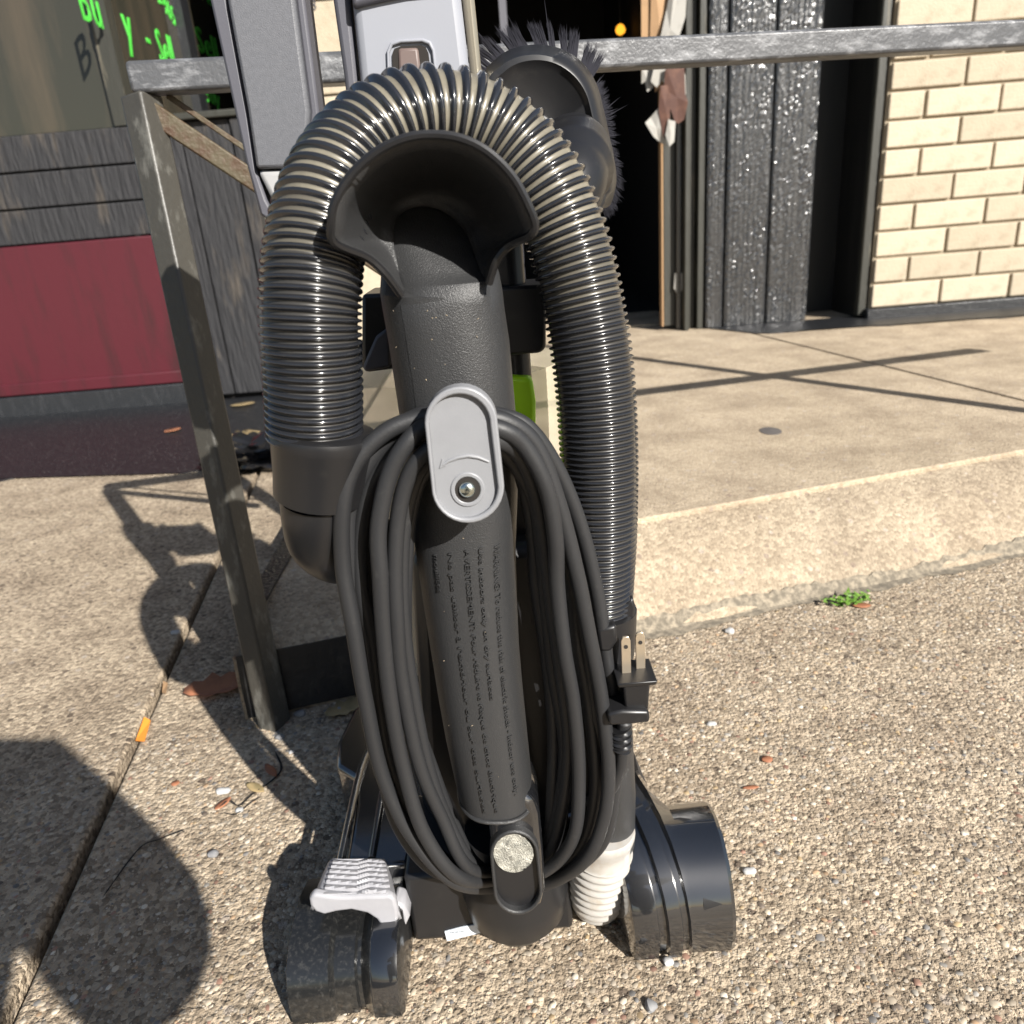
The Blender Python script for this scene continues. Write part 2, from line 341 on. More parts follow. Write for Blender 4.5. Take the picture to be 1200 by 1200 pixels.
# tar painted along the foot of the buildings
def blob_sheet(name, pts, z, m):
    c = sum((Vector((p[0], p[1], z)) for p in pts), Vector())/len(pts)
    vs = [c]+[Vector((p[0], p[1], z-.002)) for p in pts]+[Vector((p[0], p[1], z-.006)) for p in pts]; n = len(pts)
    fs = [(0, 1+i, 1+(i+1) % n) for i in range(n)]+[(1+i, 1+n+i, 1+n+(i+1) % n, 1+(i+1) % n) for i in range(n)]
    o = poly(name, vs, fs, m); tag(o, kind='structure'); return o
edge = [(x, 2.16+.07*math.sin(x*9)+.05*math.sin(x*23)+random.uniform(-.02, .02)) for x in np.linspace(-3.0, -.66, 50)]
blob_sheet('tar_strip', edge+[(-.66, 3.0), (-3.0, 3.0)], .006, 'tar')
edge = [(x, 2.78-.10*(x-1.2)+.02*math.sin(x*17)+random.uniform(-.012, .012)) for x in np.linspace(.93, 3.2, 50)]
blob_sheet('tar_strip', [(.82, 3.0)]+edge+[(3.2, 3.0)], .126, 'tar')

def crack(px, wd):
    P = spline([atz(x, y, .0022) for x, y in px], 4); vs = []
    for k, p in enumerate(P):
        t = P[min(k+1, len(P)-1)]-P[max(k-1, 0)]; nrm = np.array([-t[1], t[0], 0])/np.linalg.norm(t)
        q = wd*random.uniform(.5, 1.2)*(1 if 0 < k < len(P)-1 else .1); vs += [Vector(p+nrm*q), Vector(p-nrm*q)]
    o = poly('crack', vs, [(2*k, 2*k+1, 2*k+3, 2*k+2) for k in range(len(P)-1)], 'dirtshade'); tag(o, kind='structure')
crack([(120, 1052), (150, 1010), (168, 990), (185, 984), (200, 978), (216, 972)], .0013)
crack([(255, 948), (268, 938), (280, 944), (296, 930), (318, 915), (330, 900), (322, 880)], .0014)
crack([(262, 952), (276, 954), (292, 942), (304, 934)], .0010)
# pebbles set in the pavement: real stones, one mesh
def pebbles(name, n, area, rmin, rmax, z, ok, flat=.20, seg=6):
    x = rng.uniform(area[0], area[1], n); y = area[2]+(area[3]-area[2])*rng.power(.85, n)
    keep = np.array([ok(a, b) for a, b in zip(x, y)]); x, y = x[keep], y[keep]; n = len(x)
    r = rmin+(rmax-rmin)*rng.power(.18, n); el = rng.uniform(.65, 1.0, n); rot = rng.uniform(0, 6.28, n); h = r*rng.uniform(flat*.5, flat*1.3, n)
    th = np.linspace(0, 2*np.pi, seg, endpoint=False)
    def ring(rr, zz):
        j = 1+rng.uniform(-.18, .18, (n, seg)); a = np.cos(th)[None]*r[:, None]*rr*j; b = np.sin(th)[None]*r[:, None]*el[:, None]*rr*j
        X = x[:, None]+a*np.cos(rot)[:, None]-b*np.sin(rot)[:, None]; Y = y[:, None]+a*np.sin(rot)[:, None]+b*np.cos(rot)[:, None]
        return np.stack([X, Y, np.broadcast_to((z+zz)[:, None], X.shape)], -1)
    V = np.concatenate([ring(1.0, -h*.25), ring(.82, h*.62), np.stack([x, y, z+h], -1)[:, None, :]], 1); k = 2*seg+1
    f = []
    for i in range(seg):
        j = (i+1) % seg
        f += [(i, j, seg+j), (i, seg+j, seg+i), (seg+i, seg+j, 2*seg)]
    f = np.array(f); Fc = (f[None]+(np.arange(n)*k)[:, None, None]).reshape(-1, 3)
    me = bpy.data.meshes.new(name); V = V.reshape(-1, 3)
    me.vertices.add(len(V)); me.vertices.foreach_set('co', V.ravel().astype(np.float32))
    me.loops.add(len(Fc)*3); me.loops.foreach_set('vertex_index', Fc.ravel().astype(np.int32))
    me.polygons.add(len(Fc)); me.polygons.foreach_set('loop_start', (np.arange(len(Fc))*3).astype(np.int32))
    me.polygons.foreach_set('use_smooth', np.ones(len(Fc), bool)); me.update(calc_edges=True)
    pal = np.array([(.43, .36, .27), (.41, .355, .28), (.35, .30, .235), (.48, .41, .31), (.25, .20, .15), (.15, .12, .095), (.38, .26, .16), (.27, .16, .115), (.30, .28, .25), (.18, .17, .16), (.52, .47, .39), (.42, .31, .18)])
    pw = np.array([.2, .2, .14, .11, .09, .05, .04, .03, .04, .03, .04, .03]); c = pal[rng.choice(len(pal), n, p=(pw+.025)/(pw+.025).sum())]*rng.uniform(.6, 1.28, (n, 1))
    c = np.concatenate([c, np.ones((n, 1))], 1); at_ = me.color_attributes.new('tint', 'FLOAT_COLOR', 'POINT')
    at_.data.foreach_set('color', np.repeat(c, k, 0).ravel().astype(np.float32))
    o = link(name, me, None, ['pebble']); tag(o, 'small tan and brown pebbles set in the worn pavement', kind='stuff'); return o
low = lambda a, b: b < B(a)-.004 and abs(a-jx(b)) > .012
pebbles('pebbles', 60000, (-.75, .85, .33, 1.12), .0007, .0040, 0, low)
pebbles('pebbles', 22000, (-1.15, -.38, .9, 2.0), .0012, .0045, 0, low)
zz = lambda a, b: True
pebbles('pebbles', 9000, (.1, 1.3, 1.3, 2.7), .0014, .0045, .1185, lambda a, b: b > B(a)+.2 and abs(a-seam(b)) > .012, .3)

# ============================================================ BUILDING
bld = thing('shop_front', (0, 3.2, .12), 'worn black and cream shop front with an open dark doorway beyond the railing', 'building')
# brick pier to the right of the doorway, bricks one by one
box('wall', (1.40, 3.6, 2.93, 3.5, .10, 2.7), 'mortar', bld)
bl, bh, gp = .25, .0815, .009
vs, fs = box_v(0, bl, 0, .05, 0, bh); bme = mesh('brick', vs, fs); bme.materials.append(M['brickpaint'])
vs, fs = box_v(0, bl*.5-gp/2, 0, .05, 0, bh); hme = mesh('brick_half', vs, fs); hme.materials.append(M['brickpaint'])
def brick(me, x, y, z, hb=.005):
    o = bpy.data.objects.new('brick', me); col.objects.link(o); o.parent = bld
    o.location = Vector((x, y+random.uniform(-.002, .002), z))-Vector(bld.location)
    md = o.modifiers.new('bevel', 'BEVEL'); md.width = hb; md.segments = 2
for r_ in range(21):
    z = .162+r_*(bh+gp); x = 1.405
    if r_ % 2: brick(hme, x, 2.918, z); x += bl*.5+gp/2
    while x < 2.45: brick(bme, x, 2.918, z); x += bl+gp
box('base_band', (1.385, 3.6, 2.905, 3.0, .10, .158), 'tar', bld, bevel=.006)
# recessed dark return between bricks and planks, then the planked pilaster
box('recess_panel', (1.19, 1.405, 3.22, 3.3, .12, 2.6), 'shadeblack', bld)
box('recess_moulding', (1.25, 1.27, 3.20, 3.23, .12, 2.6), 'shadeblack', bld, bevel=.004)
box('recess_side', (1.384, 1.399, 2.975, 3.22, .12, 2.6), 'shadeblack', bld)
box('flaking_trim', (1.362, 1.399, 2.94, 2.974, .13, 2.6), 'olivetrim', bld, bevel=.006)
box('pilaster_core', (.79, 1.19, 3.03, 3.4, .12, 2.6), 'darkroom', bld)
def rough_plank(x0, x1, y0, z1=1.5):                # thick glossy paint over rough wood, facet by facet
    nx, nz_ = int((x1-x0)/.0062), int((z1-.125)/.0085); cz = np.cumsum(rng.normal(0, .00025, (nz_+1, nx+1)), 0); cz -= cz.mean(0)
    Yj = np.clip(cz*.5, -.001, .001)+rng.normal(0, .00062, (nz_+1, nx+1))*np.repeat(np.repeat(rng.uniform(.25, 1.35, (nz_//9+2, nx//4+2)), 9, 0), 4, 1)[:nz_+1, :nx+1]; vs = []
    for j in range(nz_+1):
        for i in range(nx+1):
            e = min(i, nx-i); vs.append(Vector((x0+(x1-x0)*i/nx+(random.uniform(-.002, .002) if e else 0), y0+Yj[j, i]+(.004 if e == 0 else 0), .125+(z1-.125)*j/nz_+(random.uniform(-.003, .003) if 0 < j < nz_ else 0))))
    fs = []
    for j in range(nz_):
        for i in range(nx):
            a = j*(nx+1)+i; fs += [(a, a+1, a+nx+2), (a, a+nx+2, a+nx+1)]
    v2, f2 = box_v(x0, x1, y0+.0042, y0+.03, .125, 2.6); b = len(vs)
    return poly('plank', vs+v2, fs+[tuple(b+q for q in f) for f in f2], 'blackpaint', bld)
for x0, x1, y0 in ((.805, .868, 3.004), (.875, 1.030, 2.998), (1.038, 1.192, 3.0)): rough_plank(x0, x1, y0)
for x0, x1, y0, mm in ((.775, .802, 3.02, 'olivetrim'), (.742, .772, 3.05, 'olivetrim'), (.722, .740, 3.0, 'olivetrim'), (.700, .720, 3.04, 'blackpaint')):
    box('door_trim', (x0, x1, y0, y0+.1, .12, 2.6), mm, bld, bevel=.003)
box('threshold', (-.2, .74, 3.20, 3.6, .10, .128), 'conc2', bld, bevel=.004)
# room behind the doorway
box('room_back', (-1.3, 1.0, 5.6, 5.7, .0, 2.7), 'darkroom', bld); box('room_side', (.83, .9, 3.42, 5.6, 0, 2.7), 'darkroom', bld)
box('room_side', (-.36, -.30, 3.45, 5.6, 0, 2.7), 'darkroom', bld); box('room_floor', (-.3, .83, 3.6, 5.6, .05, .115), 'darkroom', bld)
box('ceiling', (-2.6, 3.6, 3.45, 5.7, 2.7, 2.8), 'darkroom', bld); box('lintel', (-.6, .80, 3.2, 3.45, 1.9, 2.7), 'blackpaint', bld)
box('mullion', (.115, .145, 3.62, 3.65, .13, 2.5), 'slabdark', bld)
dr = box('door', (.655, .70, 3.06, 3.10, .135, 1.9), 'olivetrim', bld, bevel=.003)
box('door_edge', (.648, .6535, 3.055, 3.10, .135, 1.9), 'tan', dr)
prism('paint_chip', [(791, 320), (806, 320), (806, 345), (800, 338), (795, 347), (790, 338)], 3.04, .015, 'paper', bld)
# cream wall left of the doorway, window side, bulkhead
for k in range(7):
    box('wall_board', (-.86, -.335, 3.44, 3.47, .125+.32*k, .437+.32*k), 'brickpaint', bld, bevel=.004)
wb = box('bulkhead', (-1.148, -.86, 3.03, 3.10, .0, .98), 'dirtshade', bld)
for x0, x1 in ((-1.145, -1.045), (-1.04, -.868)):
    box('board', (x0, x1, 3.0, 3.028, .02, .975), 'woodgrey', bld, bevel=.004)
box('corner_post', (-.862, -.815, 2.985, 3.06, .0, .975), 'woodgrey', bld, bevel=.005)
box('sill', (-1.17, -.81, 2.97, 3.12, .978, 1.0), 'olivetrim', bld, bevel=.004)
box('red_panel', (-2.6, -1.155, 3.0, 3.08, .085, .62), 'red', bld, bevel=.004)
for k in range(3): box('board', (-2.6, -1.155, 3.005, 3.08, .625+.119*k, .738+.119*k), 'woodgrey', bld, bevel=.004)
box('red_panel_rail', (-2.6, -1.155, 2.985, 3.0, .085, .13), 'red', bld, bevel=.004)
box('skirting', (-2.6, -1.155, 2.99, 3.06, .0, .08), 'blackpaint', bld, bevel=.004)
# side window of the display, glass with painted green lettering
wn = box('window', (-1.26, -1.20, 3.0, 3.06, .98, 2.6), 'olivetrim', bld)
box('window_frame', (-1.26, -1.19, 3.06, 3.98, 1.0, 1.03), 'olivetrim', wn)
box('glass', (-1.225, -1.215, 3.06, 3.72, 1.03, 2.6), 'glass', wn)
box('window_frame', (-1.26, -1.18, 3.72, 3.82, 1.03, 2.6), 'blackpaint', wn)
box('glass', (-1.225, -1.215, 3.82, 4.7, 1.03, 2.6), 'glass', wn)
box('display_back', (-2.6, -1.3, 3.6, 3.7, 0, 2.6), 'darkroom', bld); box('display_window', (-2.6, -1.262, 3.03, 3.04, .98, 2.6), 'glass', bld)
def side_y(px, py):                              # depth where that sight line meets the glass (x = -1.214)
    d = ray(px, py); t = -1.214/d.x; p = CAM+d*t; return p.y, p.z
def side_text(s, px, py, size, sx=1.0, drop=0):
    y, z = side_y(px, py)
    for ch in s:
        if ch == ' ': y += size*.3*sx; continue
        me = text_mesh(ch, size, .0015); X = max(v.co.x for v in me.vertices)
        for v in me.vertices:
            u, t, d = v.co; v.co = Vector((-1.2135+d, y+u*sx, z+t))
        link('letter', me, wn, ['green']); y += (X+size*.09)*sx; z -= drop
side_text('Bu', 96, 22, .17, .8); side_text('y', 149, 49, .19, .8); side_text('-', 174, 60, .17, .8); side_text('Sell', 189, 74, .175, .62)
side_text('3-9653', 186, 4, .10, .62, .012)
side_text('Sell', 233, 60, .15, 1.3); side_text('Trade', 226, -10, .15, 1.1); side_text('Buy', 240, 118, .10, 1.4)
# scribbled marks on the cream boards
for s, px, py, sz in (('8', 364, 12, .05), ('x', 372, 112, .03)):
    me = text_mesh(s, sz, .001); p = at(px, py, 3.437)
    for v in me.vertices: v.co = Vector((p.x+v.co.x, 3.437-v.co.z, p.z+v.co.y))
    link('scribble', me, bld, ['ink'])
# lamp glowing inside
lp = thing('pendant_lamp', tuple(at(727, 34, 4.6)), 'small amber lamp glowing in the dark doorway', 'lamp')
c = at(727, 34, 4.6)
tube('bulb', [c+Vector((0, 0, z)) for z in (-.028, -.02, -.005, .012, .022)], [.004, .02, .027, .02, .008], 'bulb', lp, seg=12)
tube('flex', [c+Vector((0, 0, .022)), c+Vector((0, 0, 2.7-c.z))], .004, 'dirtshade', lp, seg=6)
# torn posters on the door's edge
def sheet_px(name, px, Y, m, parent, bend=.02, th=.0015):
    vs = []
    for i, (x, y) in enumerate(px):
        p = at(x, y, Y); vs.append(p+Vector((0, bend*math.sin(i*1.7), 0)))
    c = sum(vs, Vector())/len(vs); vs = [c+Vector((0, -bend*.5, 0))]+vs; n = len(px)
    return poly(name, vs, [(0, 1+i, 1+(i+1) % n) for i in range(n)], m, parent, solid=th)
tp = thing('torn_poster', tuple(at(785, 190, 3.02)), 'torn brown and white paper poster curling off the edge of the open door', 'poster')
sheet_px('backing', [(751, -60), (768, -60), (764, 30), (768, 45), (765, 95), (752, 92)], 3.04, 'tan', tp, .004)
sheet_px('backing', [(764, -60), (790, -60), (780, 60), (775, 100), (768, 108), (762, 60)], 3.025, 'tan', tp, .01)
sheet_px('sheet', [(795, -60), (808, -60), (803, 20), (795, 44), (780, 90), (770, 102), (762, 96), (770, 60), (782, 10)], 3.0, 'paper', tp, .012)
sheet_px('scrap', [(752, 80), (768, 80), (766, 102), (758, 108), (756, 96), (752, 98)], 3.02, 'paper', tp, .006)
sheet_px('scrap', [(801, 80), (805, 95), (803, 118), (796, 102)], 3.0, 'paper', tp, .006)
sheet_px('fold', [(780, 78), (802, 70), (803, 110), (806, 120), (802, 140), (795, 145), (790, 142), (783, 120), (778, 104)], 2.985, 'redbrown', tp, .005)
sheet_px('fold', [(774, 100), (783, 100), (786, 118), (784, 150), (777, 160), (772, 130)], 2.98, 'redbrown', tp, .004)
sheet_px('scrap', [(756, 144), (763, 137), (772, 126), (776, 150), (781, 172), (772, 165), (765, 160)], 2.99, 'paper', tp, .008)
sheet_px('scrap', [(783, 140), (792, 142), (790, 166), (784, 172), (780, 158)], 2.97, 'paper', tp, .006)

# ============================================================ RAILING
Z0 = .737
rdir = Vector((1, .175, 0)).normalized(); p0 = at(161, 93, .96)
rail = thing('handrail', (p0.x, p0.y, 0), 'worn grey square steel railing running in front of the shop', 'railing')
tr = bar('top_rail', p0-rdir*.006, p0+rdir*2.4, .034, .031, 'steel', rail, bevel=.004)
pst = bar('post', Vector((-.333, .846, -.02)), p0+Vector((0, 0, -.016)), .031, .031, 'steelgreen', rail, upv=(.45, 1, 0), bevel=.003)
pm = p0+rdir*.30
bar('post', Vector((pm.x, pm.y+.01, .10)), pm+Vector((0, .01, -.017)), .03, .03, 'steelgreen', rail, bevel=.003)
pr = p0+rdir*1.71
bar('post', Vector((pr.x, pr.y+.036, .10)), pr+Vector((0, .036, .75)), .032, .032, 'steelgreen', rail, bevel=.003)
a0 = at(163, 122, .955); a1 = at(478, 332, 1.02)
bar('brace', a0, a1, .012, .022, 'rust', rail, bevel=.002)
b0 = at(196, 112, .975); b1 = at(490, 312, 1.04)
bar('brace', b0, b1, .006, .006, 'rust', rail, bevel=.001)
# flakes of rust on the rail's face
for k in range(16):
    s = random.uniform(.3, .95); q = p0+rdir*s+Vector((rdir.y, -rdir.x, 0))*.0162+Vector((0, 0, random.uniform(-.010, .010)))
    n = 7; vs = []
    rr = random.uniform(.0008, .0026)
    for i in range(n):
        a = 6.283*i/n; vs.append(q+rdir*(rr*1.4*math.cos(a)*random.uniform(.6, 1.2))+Vector((0, 0, rr*math.sin(a)*random.uniform(.6, 1.2))))
    poly('rust_patch', vs, [tuple(range(n))], 'rustspot', tr, solid=.0005)

# ============================================================ VACUUM CLEANER
vac = thing('vacuum_cleaner', (-.02, .56, 0), 'black and silver upright vacuum cleaner standing on the pavement, seen from behind', 'vacuum cleaner')
# ---- ribbed suction hose
H = [(369, 512, .43, .0041, .0275), (367, 440, .428, .0041, .0275), (364, 360, .43, .0042, .0275), (370, 285, .44, .0048, .0272), (388, 222, .455, .0062, .0268), (420, 172, .475, .0075, .026),
     (464, 142, .49, .0084, .0262), (512, 133, .50, .0084, .0262), (560, 142, .505, .0076, .0262), (604, 172, .505, .0068, .0262), (641, 222, .50, .006, .0262), (668, 290, .495, .0052, .026),
     (686, 370, .49, .0044, .026), (697, 450, .485, .004, .026), (702, 540, .48, .0038, .0258), (703, 630, .475, .0038, .025), (701, 722, .475, .0038, .0235)]
ctl = [list(at(x, y, Y))+[p, r] for x, y, Y, p, r in H]
S = spline(ctl, 40); P = S[:, :3]; ds = np.r_[0, np.cumsum(np.linalg.norm(np.diff(P, axis=0), axis=1))]
ph = np.r_[0, np.cumsum(np.diff(ds)/((S[1:, 3]+S[:-1, 3])/2))]
K = 10; ns = int(ph[-1]*K); pq = np.arange(ns)/K
sq = np.interp(pq, ph, ds); PP = np.stack([np.interp(sq, ds, P[:, i]) for i in range(3)], 1); pit = np.interp(sq, ds, S[:, 3]); rad = np.interp(sq, ds, S[:, 4])
f_ = pq % 1; prof = np.where(f_ < .56, np.sqrt(np.clip(1-((f_-.28)/.28)**2, 0, 1)), -.12*np.sin((f_-.56)/.44*np.pi))
amp = np.interp(pit, [.0038, .0085], [.0021, .0034])
rad2 = rad-amp+amp*prof
for i in range(3):                                  # smooth the path a little
    PP[1:-1, i] = PP[1:-1, i]
vs, fs = sweep(PP, rad2, 44, caps=False)
ridx = np.repeat(np.arange(ns-1), 44)
fm = (ridx % K)/K
mi = np.where((fm > .50) & (fm < .99), np.where(pit[ridx] > .0053, 1, np.where(pit[ridx] > .0045, 3, 2)), 0).astype(np.int32)
me = bpy.data.meshes.new('hose'); me.from_pydata(vs, [], fs)
hose = link('hose', me, vac, ['hosering', 'hosebase', 'hosedark', 'hosemid'], smooth=180); me.polygons.foreach_set('material_index', mi)
# left cuff and elbow
def vcyl(name, pts, m, parent, seg=40, **k):        # stacked rings: (px,py,Y,radius)
    return tube(name, [at(x, y, Y) for x, y, Y, r in pts], [r for *_, r in pts], m, parent, seg=seg, smooth=35, **k)
vcyl('hose_cuff', [(379, 503, .43, .026), (379, 506, .43, .0300), (379, 512, .43, .0308), (379, 517, .43, .0296), (376, 560, .432, .0272), (374, 580, .433, .0265), (374, 584, .433, .0235)], 'plastic2', vac)
vs_ = spline([at(374, 582, .433), at(375, 605, .436), at(381, 632, .448), at(402, 645, .475), at(440, 640, .51)], 8)
tube('elbow', vs_, .0228, 'plastic2', vac, seg=32)
# right cuff, bracket, rigid pipe and white flexible end
cf = vcyl('hose_cuff', [(702, 712, .475, .0225), (702, 713, .475, .0262), (702, 722, .475, .0262), (703, 745, .477, .0255), (704, 765, .478, .024)], 'plastic2', vac)
prism('clip_tab', [(700, 738), (722, 733), (724, 752), (716, 764), (703, 764)], .445, .012, 'plastic2', cf, bevel=.002)
prism('clip_tab', [(728, 712), (742, 700), (745, 712), (742, 735), (730, 738)], .46, .02, 'plastic2', cf, bevel=.002)
vcyl('suction_pipe', [(704, 760, .482, .0215), (708, 850, .49, .0215), (713, 930, .50, .022), (713, 985, .505, .0222)], 'plastic', vac)
wp = spline([at(707, 968, .498), at(705, 995, .50), at(702, 1020, .505), at(700, 1042, .512), at(698, 1062, .525)], 30)
nn = len(wp); tt = np.arange(nn)/(nn-1)
wr = .0255+np.where(tt > .25, .0011*np.sin(tt*2*np.pi*13), .0012*np.sin(tt*2*np.pi*4))-.014*np.clip((tt-.72)/.28, 0, 1)**2.2
tube('flexible_end', wp, wr, 'white_hose', vac, seg=36)
# ---- tall rear duct with open top
rows_px = [(341, 447, 589), (360, 450, 591), (400, 457, 597), (480, 469, 604), (560, 479, 607), (640, 488, 604), (700, 497, 606), (750, 505, 608), (800, 513, 612), (850, 522, 617), (900, 533, 622), (916, 537, 624)]
def duct_row(l, r, d=.040, n=40):
    c = (l+r)/2; a = (r-l)/2; out = []
    for i in range(n):
        t = 2*math.pi*i/n; cs, sn = math.cos(t), math.sin(t)
        e = .78
        out.append(c+a*math.copysign(abs(cs)**e, cs)+Vector((0, -d*math.copysign(abs(sn)**e, sn), 0)))
    return out
drows = [duct_row(at(452, 300, .47), at(579, 300, .47), .010), duct_row(at(447, 320, .47), at(585, 320, .47), .020)]+[duct_row(at(l, y, .47), at(r, y, .47)) for y, l, r in rows_px]
top = [p+Vector((0, 0, -.0)) for p in drows[0]]
inner = [[Vector((p.x*.9+.1*c_.x, .47+(p.y-.47)*.88, p.z)) for p in rr] for rr, c_ in ((drows[0], sum(drows[0], Vector())/40), (drows[1], sum(drows[1], Vector())/40))]
duct = loft('duct', [inner[1], inner[0]]+drows, 'plastic', vac, smooth=40)
tube('rim', duct_row(at(538, 918, .47), at(625, 918, .47), .0405), .0016, 'plastic', duct, seg=8, closed=True)
def duct_front(u, v):                               # u: -1..1 across, v: row position; point on the duct's rear face and its outward normal
    ysx = [r[0] for r in rows_px]; l = at(np.interp(v, ysx, [r[1] for r in rows_px]), v, .47); r = at(np.interp(v, ysx, [r[2] for r in rows_px]), v, .47)
    e = .78; cs = abs(u)**(1/e); sn = math.sqrt(max(0, 1-cs*cs)); return (l+r)/2+(r-l)/2*u+Vector((0, -.040*sn**e, 0))
def duct_text(s, u0, v0, size, span):
    me = text_mesh(s, 1.0, .5); xs_ = [v.co.x for v in me.vertices]; X = max(xs_)
    for v in me.vertices:
        x, y, d = v.co
        p = duct_front(u0+y*size, v0+x/X*span); q = p+Vector((0, -.0013 if d > 0 else .0006, 0)); v.co = q
    o = link('raised_lettering', me, duct, ['plastic']); o['kind'] = 'stuff'; return o
duct_text('WARNING: To reduce the risk of electric shock - indoor use only.', .56, 612, .15, 280)
duct_text('Use indoors only on dry surfaces', .28, 612, .13, 170)
duct_text('AVERTISSEMENT: Pour réduire le risque de choc électrique', .02, 615, .15, 292)
duct_text('Ne pas utiliser à l’extérieur ou sur des surfaces', -.28, 618, .13, 290)
duct_text('mouillées', -.56, 622, .13, 42)
dv, df = [], []
for k in range(34):
    q = duct_front(max(-.9, min(.9, random.gauss(-.3, .4))), 350+555*random.random()**1.7); a = random.uniform(0, 3.1); l_, w_ = random.uniform(.0002, .0010), random.uniform(.00015, .0003)
    e1 = Vector((math.cos(a), 0, math.sin(a))); e2 = Vector((-math.sin(a), 0, math.cos(a))); b = len(dv); o_ = Vector((0, -.0006, 0))
    dv += [q+o_-e1*l_, q+o_-e2*w_, q+o_+e1*l_, q+o_+e2*w_, q+o_*1.8]; df += [(b, b+1, b+4), (b+1, b+2, b+4), (b+2, b+3, b+4), (b+3, b, b+4)]
poly('dust_specks', dv, df, 'dust', duct)['kind'] = 'stuff'
# ---- flared hose cradle on the duct's top
O_ = [(470, 346, .432), (452, 322, .424), (430, 302, .418), (392, 285, .402), (388, 262, .396), (393, 235, .394), (412, 204, .394), (441, 178, .394), (475, 162, .394), (508, 158, .395), (542, 163, .395), (573, 179, .395), (600, 206, .396), (618, 238, .397), (627, 263, .399), (621, 276, .403), (598, 287, .420), (582, 305, .424), (573, 332, .430)]
I_ = [(471, 338, .440), (468, 322, .444), (465, 304, .448), (462, 288, .452), (461, 275, .455), (462, 264, .460), (467, 254, .466), (476, 247, .470), (488, 243, .472), (502, 243, .472), (517, 247, .472), (531, 256, .470), (542, 268, .466), (550, 282, .460), (555, 296, .455), (559, 306, .450), (562, 314, .446), (566, 322, .442), (571, 330, .436)]
So = spline([at(*p) for p in O_], 5); Si = spline([at(*p) for p in I_], 5)
rows = []
for i in range(len(So)):
    a, b = Vector(So[i]), Vector(Si[i]); rw = []
    for t in np.linspace(0, 1, 9):
        p = b.lerp(a, t); p.y += (b.y-a.y)*0.35*math.sin(math.pi*t); rw.append(p)     # trumpet curve
    rows.append(rw)
fl = loft('hose_cradle', rows, 'plastic', vac, closed=False, smooth=180, solid=.0035)
tube('rim', spline([at(*p) for p in O_], 5), .0022, 'plastic2', fl, seg=8)
# upper wall of the duct, closing the throat behind the flare
Nh = len(Si)//2; pr_ = []
for k in range(Nh+1):
    a, b = Vector(Si[k]), Vector(Si[-1-k]); rw = []
    hgt = 1-k/Nh
    for t in np.linspace(0, 1, 13):
        p = a.lerp(b, t); p.y -= .0065*hgt**.6*(1-abs(2*t-1)**2.6); rw.append(p)
    pr_.append(rw)
low_ = [[duct_front(u, v)+Vector((0, -.0001-.0004*(1-u*u/.42), 0)) for u in np.linspace(-.60, .64, 13)] for v in (500, 430, 380, 350)]
loft('duct_throat', low_+pr_, 'plastic', vac, closed=False, smooth=70)
# ---- cord hook
hk = prism('cord_hook', stadium(540, 496, 571, 43, 43, 16, 8), .398, .012, 'grey', vac, bevel=.003, seg=3)
def ring(name, out_px, in_px, Y, d, m, parent, **k):
    n = len(out_px); A = [at(x, y, Y) for x, y in out_px]; C = [at(x, y, Y) for x, y in in_px]; o_ = Vector((0, d, 0))
    vs = A+C+[p+o_ for p in A]+[p+o_ for p in C]; fs = []
    for i in range(n):
        j = (i+1) % n; fs += [(i, j, n+j, n+i), (2*n+j, 2*n+i, 3*n+i, 3*n+j), (j, i, 2*n+i, 2*n+j), (n+i, n+j, 3*n+j, 3*n+i)]
    return poly(name, vs, fs, m, parent, **k)
ring('rim', stadium(540, 496, 571, 42.6, 42.6, 16, 8), stadium(538.5, 498, 571, 36, 37, 16, 8), .3945, .006, 'grey', hk, bevel=.0012, seg=2)
hc = [(548+15*math.cos(a), 574+15*math.sin(a)) for a in np.linspace(0, 2*math.pi, 24, endpoint=False)]
hc2 = [(548+12*math.cos(a), 573+12*math.sin(a)) for a in np.linspace(0, 2*math.pi, 24, endpoint=False)]
ring('screw_recess', [(548+(x-548)*1.35, 574+(y-574)*1.35) for x, y in hc], hc, .3972, .003, 'grey', hk, bevel=.0006)
prism('screw_hole_shade', hc, .3975, .002, 'dirtshade', hk)  # dark disc, the hole's shade as colour
sp = at(547.5, 574, .3965)
scw = tube('screw', [sp+Vector((0, y, 0)) for y in (.0012, .0, -.0012, -.002)], [.0046, .0046, .0038, .0016], 'screw', hk, seg=20)
tube('arrow', [at(x, y, .3978) for x, y in ((519, 545), (526, 540), (537, 536), (549, 534), (561, 536), (573, 541))], [.0008, .001, .0011, .0011, .001, .0007], 'grey', hk, seg=8)
prism('arrow', [(515, 549), (518, 538), (523, 546)], .3973, .002, 'grey', hk)
pn = at(545, 530, .41)
prism('hook_neck', stadium(542, 512, 560, 26, 26, 10, 6), .4102, .045, 'plastic2', vac)
